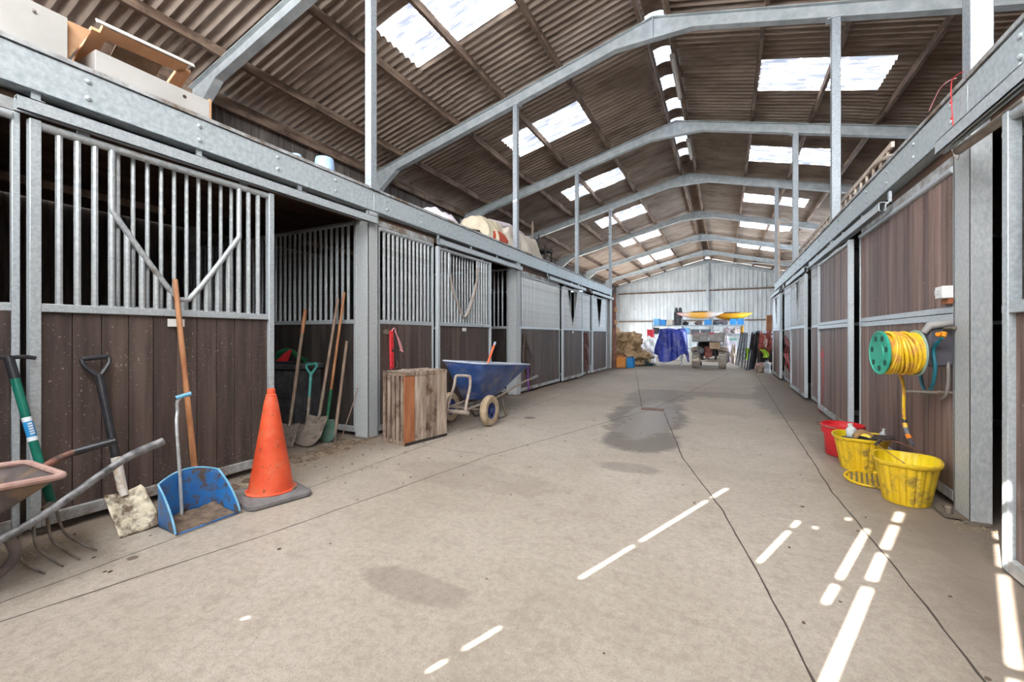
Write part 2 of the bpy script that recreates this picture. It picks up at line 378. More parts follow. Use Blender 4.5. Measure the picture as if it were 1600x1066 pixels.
for off, wd, ds in slits:
    xs = off + ta * YF
    mb.box(xcur, xs - wd/2, YF - .012, YF + .012, 0, 4.3)
    z = 0
    for a, b in ds: mb.box(xs - wd/2, xs + wd/2, YF - .012, YF + .012, z, wz(a)); z = wz(b)
    mb.box(xs - wd/2, xs + wd/2, YF - .012, YF + .012, z, 4.3); xcur = xs + wd/2
mb.box(xcur, XE, YF - .012, YF + .012, 0, 4.3)
struct('wall_front', mb, M2('front_door_boards', (.25,.21,.17), (.36,.31,.26), 5, .8, 0, (3,3,.3)))
wn += 1
struct('window_%d' % wn, MB().prism([(XO, 4.3), (XE, 4.3), (XE, rz(XE) + .19), (XC, RZ + .27), (XO, rz(XO) + .19)], YF - .012, YF + .012), gable_fill_m)  # added light source: unseen glowing front gable, numbered along with the rooflights
# back gable of box profile sheet
sheet_m = M2('grey_profiled_sheet', (.46,.485,.49), (.60,.63,.63), 3, .5, .1, (1,1,.3), dirt=(.30,.28,.26), dirt_amt=.3, dscale=1, bmp=.03)
mb = MB(); x = XO; P = .27
while x < XE:
    for a, b, ya, yb in ((0, .07, .035, .035), (.07, .09, .035, 0), (.09, .25, 0, 0), (.25, .27, 0, .035)):
        xa, xb = x + a, min(x + b, XE)
        if xb > xa: mb.add([(xa, YB - ya, 0), (xb, YB - yb, 0), (xb, YB - yb, rz(xb) + .12), (xa, YB - ya, rz(xa) + .12)], [(0,1,2,3)])
    x += P
struct('wall_back', mb, sheet_m)

# ------------------------------------------------------------------ steelwork
def poly_i(mb, top, bot, y, fw=.13):
    # i-section in the plane of the frame: web plate plus flanges
    mb.prism(top + bot[::-1], y - .005, y + .005)
    for L in (top, bot):
        for a, b in zip(L[:-1], L[1:]): mb.beam((a[0], y, a[1]), (b[0], y, b[1]), fw, .014)
    return mb
ords = ['first', 'second', 'third', 'fourth', 'fifth', 'sixth', 'seventh', 'eighth']
locs = ['behind the viewpoint, before the nearest steel posts', 'nearest in view, crossing the top left corner', 'with the big apex at the top centre', 'third from the front',
        'fourth, over the far stalls', 'fifth, just beyond the stalls', 'sixth from the front, over the tarp covered stack', 'last free standing one before the back gable']
for i, y in enumerate(FR):
    t = thing('portal_frame', 'grey steel roof frame with haunched rafters, ' + locs[i], 'roof frame', (XC, y, 0), 0, 'steel portal frames')
    for sd_, X in ((-1, XO + .16), (1, XE - .16)):
        lx = lambda d: XC + sd_ * d
        D = abs(X - XC)
        top = [(XC, RZ), (lx(D), rz(lx(D)))]
        bot = [(XC, 6.35), (lx(.65), 6.345), (lx(D - .75), rz(lx(D-.75)) - .215), (lx(D), rz(lx(D)) - .60)]
        poly_i(MB(), top, bot, y).build('rafter', steel_grey, t)
        m = MB(); m.box(X - .1, X - .088, y - .07, y + .07, 0, rz(X) - .1); m.box(X + .088, X + .1, y - .07, y + .07, 0, rz(X) - .2); m.box(X - .09, X + .09, y - .004, y + .004, 0, rz(X) - .2)
        m.build('column', steel_grey, t)
    MB().box(XC - .008, XC + .008, y - .07, y + .07, 6.36, RZ).build('apex_plate', steel_grey, t)
t = thing('gable_frame', 'grey steel frame with a centre column against the back wall', 'roof frame', (XC, YB - .12, 0))
for sd_ in (-1, 1):
    X = XO + .1 if sd_ < 0 else XE - .1
    MB().beam((XC, YB - .12, RZ - .1), (X, YB - .12, rz(X) - .1), .12, .2).build('rafter', steel_grey, t)
    MB().box(X - .09, X + .09, YB - .2, YB - .06, 0, rz(X) - .1).build('column', steel_grey, t)
MB().box(XC - .09, XC + .09, YB - .24, YB - .06, 0, RZ - .15).build('column', steel_grey, t)
pl = [(-1.33, 'left slope, beside the ridge light strip'), (-2.83, 'left slope, along the upper edge of the rooflights'), (-4.03, 'left slope, crossing the middle of the rooflights'),
      (-5.18, 'left slope, just below the rooflights'), (-6.69, 'left slope, second above the left eave'), (-7.58, 'left eave, along the top of the outer wall'),
      (-.85, 'right slope, beside the ridge light strip'), (.59, 'right slope, along the upper edge of the rooflights'), (1.75, 'right slope, crossing the middle of the rooflights'),
      (2.92, 'right slope, just below the rooflights'), (4.2, 'right slope, second above the right eave'), (5.36, 'right eave, along the top of the outer wall')]
for x, wh in pl:
    if x in (-1.33, -.85): h0 = .22
    mb = MB(); q = FR + [YB]
    y0 = YF
    for y1 in q:
        o = random.uniform(-.012, .012); d = .135 if abs(x) < 7 else .2
        zt = rz(x) + .143 + (0 if x < XC else 0)
        mb.box(x - .03 + o, x + .03 + o, y0 + .004, y1 - .004, zt - d, zt); y0 = y1
    o = mb.build('timber_purlin', purlin_m, None, (x, YF, rz(x)))
    tag(o, 'long brown timber purlin on the ' + wh, 'roof beam', 'roof purlins')
mb_ = [(2.31, 'lower brown timber rail on the back gable sheeting', -1.0), (4.5, 'upper brown timber rail on the back gable sheeting', 0)]
for z, lb, _ in mb_:
    tag(MB().box(XO + .2, XE - .2, YB - .16, YB - .05, z - .05, z + .05).build('wall_rail', purlin_m, None), lb, 'rail')
for s_, wh in ((-1, 'left'), (1, 'right')):
    tag(MB().tube([(XC + s_*.3, 34, 6.4), (XC + s_*3.0, 32, 5.95), (XC + s_ * 5.9, 30.2, 5.15)], .03, 8).build('brace_tube', galv, None), 'thin pale steel brace running diagonally under the %s roof slope by the back gable' % wh, 'brace')

# posts between the stall beams and the rafters
pw = {(-1, 3.80): 'left post nearest the viewpoint, beside the upturned blue bucket', (-1, 7.74): 'left post standing beside the beige cloth pile', (-1, 11.72): 'third left post along the left beam', (-1, 15.68): 'last left post, at the far end of the left beam',
      (1, 3.80): 'right post nearest the viewpoint, with red twine around its foot', (1, 7.74): 'right post standing at the end of the flat ladder', (1, 11.72): 'third right post, just nearer than the upright ladder', (1, 15.68): 'last right post, at the far end of the right beam'}
for y in FR[1:5]:
    for s_, X, zb in ((-1, XL - .05, 2.93), (1, XR + .05, 2.88)):
        t = thing('steel_post', 'square galvanised steel %s' % pw[(s_, y)], 'post', (X, y, zb), 0, 'steel posts on the stall beams')
        zt = rz(X) - .215; r = .048 if s_ < 0 else .055
        MB().box(X - r, X + r, y - r, y + r, zb, zt).build('shaft', post_m, t, bevel=.006)
        MB().box(X - .11, X + .11, y - .07, y + .07, zt - .014, zt - .001).build('cap_plate', galv, t)
        MB().box(X - .04, X + .08, y - .08, y + .08, zb, zb + .012).build('base_plate', galv, t)

# stall-top beams with bolts, and pillars under them
seg = [YF + .02, 3.795, 7.78, 11.75, 15.75]
bl = ['nearest length of the %s stall beam, running out of the frame', 'second length of the %s stall beam', 'third length of the %s stall beam', 'farthest length of the %s stall beam']
bolt_me = MB().lathe([(0, -.001), (.017, -.001), (.017, .008), (.012, .012), (0, .013)], n=10, axis='x').mesh('bolt')
bolt_me.materials.append(galv)
for s_, X, z0, z1, nm in ((1, XL, 2.675, 2.92, 'left'), (-1, XR, 2.61, 2.86, 'right')):
    for i in range(4):
        a, b = seg[i] + .002, seg[i+1] - .002
        t = thing('steel_beam', 'wide bolted galvanised steel beam, ' + bl[i] % nm, 'beam', (X, a, z0), 0, 'stall beams')
        m = MB(); m.box(min(X, X - s_*.012), max(X, X - s_*.012), a, b, z0, z1)
        m.box(min(X, X - s_*.16), max(X, X - s_*.16), a, b, z0, z0 + .012); m.box(min(X, X - s_*.16), max(X, X - s_*.16), a, b, z1 - .012, z1)
        m.build('channel', galv_pl, t, bevel=.004)
        m = MB(); m.box(min(X + s_*.012, X - s_*.2), max(X + s_*.012, X - s_*.2), a, b, z1 + .001, z1 + .03)
        m.build('top_edging', galv_dirty, t)
        y = 1.26 if i == 0 else a + .22
        while y < b - .1:
            for dz in (.185, .075):
                o = bpy.data.objects.new('bolt', bolt_me); COL.objects.link(o); o.parent = t
                o.location = (0, y - a, dz); o.scale = (s_, 1, 1)
            y += .66
def pillar(X, y0, y1, depth, ztop, s_, label):
    t = thing('steel_pillar', label, 'pillar', (X, (y0+y1)/2, 0), 0, 'stall pillars')
    m = MB(); f = lambda a, b, c, d: m.box(min(a, b), max(a, b), c, d, 0, ztop)
    f(X, X - s_*.012, y0, y1); f(X - s_*depth, X - s_*(depth - .012), y0, y1); f(X, X - s_*depth, y0 + .004, y0 + .016); f(X, X - s_*depth, y1-.016, y1-.004)
    m.build('shaft', pillar_m, t)
    m = MB(); m.box(min(X - s_*depth, X + s_*.04), max(X - s_*depth, X + s_*.04), y0 - .05, y1 + .05, 0, .012); m.build('foot_plate', dull_steel, t)
    return t
pillar(XL, 3.70, 3.875, .2, 2.67, 1, 'galvanised left pillar between the open tool bay and the wooden crate')
pillar(XL, 7.68, 7.86, .2, 2.67, 1, 'galvanised left pillar behind the blue wheelbarrow handles')
pillar(XL, 11.66, 11.84, .12, 2.67, 1, 'galvanised left pillar beside the third sliding door')
pillar(XL, 15.45, 15.72, .2, 2.67, 1, 'last galvanised left pillar, near the hay pile')
pillar(XR, 3.755, 3.985, .1, 2.6, -1, 'wide galvanised right pillar beside the yellow tubs and hose reel')
pillar(XR, 7.68, 7.86, .1, 2.6, -1, 'galvanised right pillar hidden behind the wood faced door')
pillar(XR, 11.62, 11.8, .1, 2.6, -1, 'galvanised right pillar between the two barred doors')
pillar(XR, 15.5, 15.72, .1, 2.6, -1, 'last galvanised right pillar at the far end of the stalls')
# deck over the stalls
for nm, x0, x1 in (('left', XO + .05, XL - .14), ('right', XR + .14, XE - .05)):
    z = 2.919 if nm == 'left' else 2.862
    m = MB(); a = x0
    while a < x1 - .05:
        b = min(a + .2, x1); m.box(a + .002, b - .002, YF + .05, 15.74, z, z + .03); a = b
    tag(m.build('storage_deck', deck_m, None), 'brown boarded storage deck on top of the %s row of stalls' % nm, 'deck')

# ------------------------------------------------------------------ stalls
back_m = M2('dull_backing_sheet', (.13,.14,.14), (.24,.25,.25), 5, .6, .2, dirt=(.10,.085,.07), dirt_amt=.4, dscale=3)
bar_cache = {}
def bar_mesh(L, r=.018):
    k = (round(L, 3), r)
    if k not in bar_cache:
        me = MB().tube([(0,0,0), (0,0,L)], r, 8).mesh('bar'); me.materials.append(galv_bar); bar_cache[k] = me
    return bar_cache[k]
def add_bar(parent, p, L, r=.018, name='bar'):
    o = bpy.data.objects.new(name, bar_mesh(L, r)); COL.objects.link(o); o.parent = parent; o.location = p; return o
class Local:                                          # w is the distance towards the aisle
    def __init__(s, fs): s.fs = fs
    def box(s, mb, l0, l1, w0, w1, z0, z1):
        a, b = s.fs*w0, s.fs*w1; return mb.box(l0, l1, min(a,b), max(a,b), z0, z1)
def lboards(L, mb, l0, l1, w0, w1, z0, z1, pitch=.15):
    n = max(1, round((l1-l0)/pitch)); p = (l1-l0)/n
    for i in range(n):
        o = random.uniform(-.0015, .0015); L.box(mb, l0+i*p+.0025, l0+(i+1)*p-.0025, w0+o, w1+o, z0, z1)
    return mb
def stall_unit(kind, label, X, y0, y1, side, ztop=2.46, upper='bars', pitch=.082, bd=board, brd=.15, group=None, v=None, insert=False, plate=None, zr=(1.345,1.395), rot=None, zbot=.05, back=False, two=False, stiles=True):
    fs = -1 if side == 'left' else 1
    t = thing(kind, label, 'door' if 'door' in kind else 'partition' if 'partition' in kind else 'stall front', (X, y0, 0), PI/2 if rot is None else rot, group)
    L = Local(fs); W = y1 - y0; door = 'door' in kind
    sw = .05 if door else .035; sd_ = .055 if door else .035
    for l in ((0, W - sw) if stiles else ()): L.box(m := MB(), l, l+sw, 0, sd_, zbot, ztop + .02); m.build('stile', galv, t, local=True, bevel=.004)
    m = MB(); m.tube([(sw, fs*.025, ztop - .005), (W - sw, fs*.025, ztop - .005)], .027, 12); m.build('top_rail', galv_bar, t, local=True)
    if two:
        L.box(m := MB(), sw, W-sw, 0, sd_ - .006, 1.36, 1.405); m.build('middle_rail', galv, t, local=True, bevel=.003)
        L.box(m := MB(), sw, W-sw, 0, sd_, 1.305, 1.354); m.build('middle_rail', galv, t, local=True, bevel=.003)
        ra, rb = 1.305, 1.405
    else:
        L.box(m := MB(), sw, W-sw, 0, sd_ - .004, *zr); m.build('middle_rail', galv, t, local=True, bevel=.003); ra, rb = zr
    L.box(m := MB(), sw, W-sw, 0, sd_, zbot, zbot + .07); m.build('bottom_rail', galv_dirty, t, local=True, bevel=.003)
    lboards(L, MB(), sw, W-sw, .004, .026, zbot + .07, ra, brd).build('board_panel', bd, t, local=True)
    if upper == 'boards': lboards(L, MB(), sw, W-sw, .004, .026, rb, ztop - .025, brd).build('board_panel', bd, t, local=True)
    if upper == 'bars':
        n = max(3, round((W - 2*sw) / pitch) - 1); p = (W - 2*sw) / (n + 1)
        vl = None
        if v:
            a, b, zt, zb = v        # bar indices of the V limbs, heights
            la, lb = sw + a*p, sw + b*p; mid = (la + lb) / 2
            def vz(l):
                d = abs(l - mid) / ((lb - la)/2)
                return zb + (zt - zb) * max(0, (d - .12) / .88) ** 1.08 + (.02 if d > .1 else 0)
            pts = [(la, fs*.03, ztop - .02), (la, fs*.03, zt + .06)]
            for i in range(0, 25):
                l = la + (lb-la)*i/24; pts.append((l, fs*.034, vz(l)))
            pts += [(lb, fs*.03, zt + .06), (lb, fs*.03, ztop - .02)]
            m = MB(); m.tube(pts, .0195, 10); m.build('v_yoke', galv_bar, t, local=True)
        for i in range(1, n + 1):
            l = sw + i*p
            if v and a <= i <= b:
                add_bar(t, (l, fs*.024, rb - .003), (vz(l) if a < i < b else zt + .04) - rb)
                if insert and a < i <= b: add_bar(t, (l - p*.35, fs*-.03, rb - .003), ztop - rb + .01, .014)
            else: add_bar(t, (l, fs*.022, rb - .003), ztop - rb - .01)
        if insert and v:
            m = MB(); m.tube([(la - .04, fs*-.03, ztop + .008), (lb + .04, fs*-.03, ztop + .008)], .014, 8); m.tube([(la-.04, fs*-.03, rb), (lb+.04, fs*-.03, rb)], .012, 8)
            m.build('insert_frame', galv_bar, t, local=True)
    if door:
        for l in (.25, W - .25):
            m = MB(); L.box(m, l-.03, l+.03, .0, .020, ztop + .0, ztop + .075); m.build('hanger', galv, t, local=True)
    if back:
        L.box(m := MB(), sw, W-sw, -.02, -.012, rb, ztop); m.build('backing_sheet', back_m, t, local=True)
    return t
fg = 'fixed stall fronts'; dg = 'sliding stall doors'
plate_m = flat('white_plate', (.75,.74,.70), .5); ink = flat('black_ink', (.02,.02,.02), .6)
# left row
stall_unit('stall_front_panel', 'barred fixed front behind the rusty wheelbarrow, cut by the left edge of the photo', XL - .05, -.5, .965, 'left', 2.5, group=fg)
d1 = stall_unit('sliding_stall_door', 'large barred sliding door with a V yoke, behind the orange cone and black-handled shovel', XL - .005, .985, 2.515, 'left', 2.47, group=dg, v=(4, 14, 2.02, 1.475), insert=True)
stall_unit('stall_front_panel', 'barred fixed front behind the old wooden crate with a red headcollar on it', XL - .05, 3.88, 4.98, 'left', 2.5, group=fg)
d2 = stall_unit('sliding_stall_door', 'barred sliding door with a V yoke, behind the blue wheelbarrow', XL - .005, 5.0, 6.56, 'left', 2.47, group=dg, v=(3, 13, 2.1, 1.50), insert=True)
stall_unit('stall_front_panel', 'barred fixed front with a dark leather bridle hanging on it, beyond the blue wheelbarrow', XL - .05, 7.88, 10.22, 'left', 2.45, group=fg, back=True)
d3 = stall_unit('sliding_stall_door', 'sliding door with an open black V opening, third along the left row', XL - .005, 10.28, 12.0, 'left', 2.44, group=dg, v=(4, 15, 2.42, 1.5), back=False)
stall_unit('stall_front_panel', 'narrow barred front with coiled lead ropes, between the two farthest left doors', XL - .05, 12.0, 12.95, 'left', 2.45, group=fg, back=True)
d4 = stall_unit('sliding_stall_door', 'farthest sliding door of the left row, beside the last left pillar', XL - .005, 13.0, 14.8, 'left', 2.44, group=dg, v=(5, 14, 2.42, 1.5))
# right row
stall_unit('sliding_stall_door', 'nearest right sliding door, cut by the right edge of the photo, with a sunlit stripe at its foot', XR - .085, 1.3, 3.075, 'right', 2.31, group=dg, pitch=.1, bd=board_r, brd=.11, zr=(1.315,1.376), zbot=.012)
stall_unit('stall_front_panel', 'red-brown boarded front carrying the hose reel, above the yellow tubs', XR + .045, 3.99, 6.33, 'right', 2.365, upper='boards', group=fg, bd=board_r, brd=.105, two=True)
stall_unit('sliding_stall_door', 'wood faced sliding door standing just beyond the hose reel wall', XR - .03, 6.36, 8.25, 'right', 2.33, upper='boards', group=dg, bd=board_r, brd=.105, two=True)
stall_unit('stall_front_panel', 'barred front with red lead ropes hanging at its edge, beyond the wood faced door', XR + .045, 8.3, 9.45, 'right', 2.42, group=fg, bd=board_r, back=True)
stall_unit('sliding_stall_door', 'barred sliding door with a tall stained V opening, fourth unit along the right row', XR - .03, 9.5, 11.45, 'right', 2.33, group=dg, bd=board_r, v=(7, 14, 2.33, 1.55), pitch=.09)
stall_unit('stall_front_panel', 'barred front with a dark bridle hanging on it, far along the right row', XR + .045, 11.82, 13.35, 'right', 2.42, group=fg, bd=board_r, back=True)
stall_unit('sliding_stall_door', 'farthest sliding door of the right row, beside the last right pillar', XR - .03, 13.5, 15.45, 'right', 2.33, group=dg, bd=board_r, v=(7, 14, 2.33, 1.55), pitch=.09)
# partitions between stalls
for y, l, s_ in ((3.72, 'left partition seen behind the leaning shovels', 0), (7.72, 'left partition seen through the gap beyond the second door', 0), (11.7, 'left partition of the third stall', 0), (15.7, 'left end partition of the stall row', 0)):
    stall_unit('stall_partition', 'barred ' + l, -7.6, y + .04, y + .04 + 3.66, 'left', 2.56 if y < 15 else 2.87, rot=0, group='stall partitions', pitch=.098, bd=board_old_shaded, upper='boards' if y > 11 else 'bars')
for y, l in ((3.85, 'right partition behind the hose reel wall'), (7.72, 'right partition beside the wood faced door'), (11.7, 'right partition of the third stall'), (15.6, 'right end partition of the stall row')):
    stall_unit('stall_partition', 'boarded ' + l, XR + .16, y + .04, y + .04 + 3.85, 'left', 2.5, rot=0, group='stall partitions', upper='boards', bd=board_old_shaded, stiles=False)
# door tracks
for X, s_, a, b, z, nm in ((XL + .05, 1, .93, 3.78, 2.51, 'left, over the large nearest door'), (XL + .05, 1, 5.0, 7.8, 2.51, 'left, over the second door'), (XL + .05, 1, 9.3, 12.2, 2.51, 'left, over the third door'), (XL + .05, 1, 12.9, 15.7, 2.51, 'left, over the farthest door'),
                          (XR - .145, -1, 1.2, 3.75, 2.385, 'right, over the nearest door'), (XR - .08, -1, 5.15, 8.9, 2.375, 'right, over the wood faced door'), (XR - .08, -1, 9.4, 12.0, 2.375, 'right, over the fourth unit'), (XR - .08, -1, 13.4, 15.7, 2.375, 'right, over the farthest door')):
    t = thing('door_track', 'box section sliding door track on the ' + nm, 'track', (X, a, z), 0, 'sliding door tracks')
    m = MB(); m.box(X-.028, X-.022, a, b, z, z+.085); m.box(X+.022, X+.028, a, b, z, z+.085); m.box(X-.028, X+.028, a, b, z+.079, z+.085); m.box(X-.028, X-.01, a, b, z, z+.006); m.box(X+.01, X+.028, a, b, z, z+.006)
    m.build('channel', galv, t)
    y = a + .1
    while y < b:
        m = MB(); m.box(min(X, X - s_*.09), max(X, X - s_*.09), y - .02, y + .02, z + .085, z + .1); m.box(min(X - s_*.07, X - s_*.09), max(X - s_*.07, X - s_*.09), y - .02, y + .02, z + .085, z + .2)
        m.build('bracket', galv, t); y += .9
# header rails above the fixed fronts and openings
for X, a, b, z, nm in ((XL - .06, -.5, .96, 2.53, 'left row nearest stall'), (XL - .06, 3.9, 5.0, 2.53, 'left row second stall'), (XL - .06, 7.9, 10.2, 2.48, 'left row third stall'), (XR + .06, 4.0, 6.33, 2.40, 'right row hose reel stall'), (XR + .06, 8.3, 9.4, 2.45, 'right row third stall')):
    tag(MB().box(X - .03, X + .03, a, b, z, z + .07).build('header_rail', galv_dirty, None), 'dirty galvanised header rail above the fixed front, ' + nm, 'rail')
for X, nm in ((XL - .12, 'left'), (XR + .12, 'right')):
    tag(MB().box(X - .03, X + .03, -1.4, 15.7, 2.56 - (.06 if nm == 'right' else 0), 2.66 - (.06 if nm == 'right' else 0)).build('head_timber', deck_m, None), 'brown timber running under the %s stall beam' % nm, 'timber')

# ================================================================== things near the left wall
def rbox(mb, c, sx, sy, sz, rz_=0, tilt=0):
    M = Matrix.Translation(Vector(c)) @ Matrix.Rotation(rz_, 4, 'Z') @ Matrix.Rotation(tilt, 4, 'X')
    t = MB().box(-sx/2, sx/2, -sy/2, sy/2, -sz/2, sz/2); return mb.add([M @ p for p in t.v], t.f)
def lerp(a, b, t): return Vector(a) * (1 - t) + Vector(b) * t
def bez(pts, n=16):                                    # smooth curve through points
    P = [Vector(p) for p in pts]; P = [2*P[0]-P[1]] + P + [2*P[-1]-P[-2]]; out = []
    for i in range(1, len(P) - 2):
        for k in range(n):
            t = k / n; a, b, c, d = P[i-1], P[i], P[i+1], P[i+2]
            out.append(.5 * ((2*b) + (c - a)*t + (2*a - 5*b + 4*c - d)*t*t + (3*b - a - 3*c + d)*t**3))
    out.append(P[-2]); return out
def text(s, parent, loc, rot, size, m, name='lettering', squeeze=1.0):
    cu = bpy.data.curves.new(name, 'FONT'); cu.body = s; cu.size = size; cu.extrude = .0006; cu.align_x = 'CENTER'; cu.align_y = 'CENTER'
    o = bpy.data.objects.new('tmp', cu); COL.objects.link(o); dg_ = bpy.context.evaluated_depsgraph_get(); dg_.update()
    me = bpy.data.meshes.new_from_object(o.evaluated_get(dg_)); bpy.data.objects.remove(o)
    o = bpy.data.objects.new(name, me); COL.objects.link(o); me.materials.clear(); me.materials.append(m)
    o.parent = parent; W = Matrix.LocRotScale(Vector(loc), rot, Vector((squeeze, 1, 1))); o.matrix_basis = wm(parent).inverted() @ W
    return o
from mathutils import Euler

# number plates on the stall doors
def plate(door, X, y0, y1, z0, z1, txt, s_=1):
    t = MB().box(min(X, X + s_*.004), max(X, X + s_*.004), y0, y1, z0, z1).build('number_plate', plate_m, door, bevel=.001)
    t['label'] = 'small white plate'
    if txt:
        W = Matrix.Translation((X + s_*.0055, (y0+y1)/2 + .012, (z0+z1)/2 + .012)) @ Euler((PI/2, 0, PI/2*s_)).to_matrix().to_4x4()
        cu = text(txt, t, W.to_translation(), W.to_euler(), .03, ink)
plate(d1, XL + .052, 1.68, 1.79, 1.268, 1.325, '60')
plate(d2, XL + .052, 5.62, 5.73, 1.27, 1.325, None)
plate(d3, XL + .052, 11.0, 11.1, 1.27, 1.325, None)

# rusty wheelbarrow at the left edge
tray_m = M2('rusty_tray', (.10,.085,.09), (.19,.155,.14), 7, .65, .2, dirt=(.30,.20,.11), dirt_amt=.42, dscale=6, bmp=.2)
rim_m = M2('worn_pink_rim', (.45,.27,.23), (.60,.42,.37), 12, .7, dirt=(.25,.13,.1), dirt_amt=.35, bmp=.1)
tube_m = M2('scuffed_grip', (.05,.05,.055), (.30,.30,.31), 16, .5, .1, dirt=(.3,.13,.09), dirt_amt=.3, dscale=8)
t = thing('wheelbarrow', 'rusty old wheelbarrow with worn handles, cut by the left edge of the photo', 'wheelbarrow', (-3.2, .4, 0))
def tray(mb, top, bot, n=6, r=.05):                     # top / bottom rings as rounded quads
    def ring(q, r):
        out = []
        for i in range(4):
            p, a, b = Vector(q[i]), Vector(q[i-1]), Vector(q[(i+1) % 4]); u_ = (a-p).normalized()*r; v_ = (b-p).normalized()*r
            for k in range(n + 1):
                s = k / n; out.append((1-s)**2*(p+u_) + 2*s*(1-s)*p + s*s*(p+v_))
        return out
    R = [ring(top, r), ring(top, r)] ; A = ring(top, r); B = ring(bot, r * .9); m_ = len(A); rows = [[a.lerp(b, k/5) for a, b in zip(A, B)] for k in range(6)]
    vs = [p for row in rows for p in row]; fs = []
    for i in range(5):
        for k in range(m_): l = (k+1) % m_; fs.append((i*m_+k, i*m_+l, (i+1)*m_+l, (i+1)*m_+k))
    fs.append(tuple(5*m_+k for k in range(m_))); mb.add(vs, fs); return A
m = MB(); A = tray(m, [(-2.93,.91,.505), (-3.44,.91,.505), (-3.46,-.12,.56), (-2.88,-.12,.56)], [(-3.03,.62,.30), (-3.36,.62,.30), (-3.3,.1,.27), (-3.0,.1,.27)])
m.build('tray', tray_m, t, solid=.004)
MB().tube(A, .016, 8, closed=True).build('rim', rim_m, t)
for nm, pts in (('near', [(-3.02,.0,.25), (-2.95,.5,.25), (-2.90,.74,.305), (-2.875,1.05,.50), (-2.87,1.15,.555), (-2.86,1.29,.60)]), ('far', [(-3.3,.0,.25), (-3.36,.6,.27), (-3.34,.85,.42), (-3.32,1.0,.515), (-3.28,1.1,.55), (-3.24,1.22,.575)])):
    P = bez(pts, 8); h_ = MB().tube(P, .0185, 10).build('handle', rust if nm == 'far' else tube_m, t)
    k = int(len(P) * .72); MB().tube(P[k:], .0215, 10).build('grip', black_pl if nm == 'far' else tube_m, h_)
for a, b, c_ in (((-2.93,.72,.29), (-3.0,.75,.14), (-3.06,.60,.012)), ((-3.36,.7,.29), (-3.38,.72,.14), (-3.36,.58,.012))):
    MB().tube(bez([a, b, c_, (c_[0], c_[1] - .15, .018)], 6), .021, 10).build('leg', tray_m, t)
w_ = MB(); w_.lathe([(.115,-.03),(.16,-.04),(.185,-.02),(.19,0),(.185,.02),(.16,.04),(.115,.03),(.115,-.03)], (-3.17,-.36,.19), 28, axis='x').build('wheel', rubber, t)
MB().tube([(-3.3,-.36,.19), (-3.04,-.36,.19)], .012, 8).build('axle', dull_steel, t)
for s_ in (-1, 1): MB().tube([(-3.17 + s_*.1, -.36, .19), (-3.16 + s_*.14, .0, .25)], .014, 8).build('fork_arm', rust, t)

# green manure fork
green_sh = M2('green_shaft', (.0,.10,.07), (.01,.19,.13), 10, .35, bmp=.03)
t = thing('manure_fork', 'green shafted manure fork with a black T handle and blue sticker, behind the rusty wheelbarrow', 'fork', atx(80, 800, -3.4))
top = atx(14, 560, -3.63); foot = atx(80, 785, -3.42); sh = MB().tube([top, foot], .0205, 12).build('shaft', green_sh, t)
d = (foot - top).normalized()
MB().tube([top + d*.12, top - d*.01], .0225, 12).build('socket', black_pl, sh)
tb = MB(); tb.tube(bez([top + Vector((0,-.105,-.012)), top + Vector((0,-.06,.006)), top + Vector((0,0,.004)), top + Vector((0,.06,.006)), top + Vector((0,.105,-.004))], 6), .012, 10); tb.build('t_handle', black_pl, t)
a, b = atx(34, 655, -3.54), atx(46, 690, -3.51); a = top + d * ((a - top).dot(d)); b = top + d * ((b - top).dot(d))
blue_l = flat('blue_sticker', (.03,.28,.62), .4); white_l = flat('white_sticker', (.78,.85,.88), .4)
st = MB().tube([a, b], .0212, 14, cap=False).build('sticker', blue_l, sh); st['label'] = 'blue and white sticker'
MB().tube([a - d*.004, a + d*.022], .0215, 14, cap=False).build('sticker_band', white_l, st); MB().tube([b - d*.022, b + d*.002], .0215, 14, cap=False).build('sticker_band', white_l, st)
for i in range(5):
    p = a.lerp(b, .24 + i*.11); MB().beam(p + Vector((.0208,-.008,0)), p + Vector((.0208,.010,.004)), .003, .009).build('letter', white_l, st)
tips = [(-3.055,.872,.006), (-3.07,.943,.006), (-3.085,1.012,.006), (-3.125,1.095,.006)]
tops = [atx(31, 834, -3.26), atx(52, 813, -3.32), atx(73, 801, -3.36), atx(87, 793, -3.40)]
hub = (tops[1] + tops[3]) / 2 + Vector((-.02, 0, .02))
for a, b in zip(tops, tips):
    b = Vector(b); mid = a.lerp(b, .42) + Vector((-.02, -.028, -.03)); mid2 = a.lerp(b, .75) + Vector((-.005, -.012, -.022)); mid2.z = max(mid2.z, .012); 
    P = bez([a, mid, mid2, b], 8); MB().tube(P, [.0080 * (1 - .4*i/len(P)) for i in range(len(P))], 8).build('tine', dull_steel, t)
MB().tube([tops[0], tops[1], tops[2], tops[3]], .007, 8).build('head_bar', dull_steel, t); MB().tube([foot, hub, tops[2]], [.016, .012, .008], 8).build('neck', dull_steel, t)

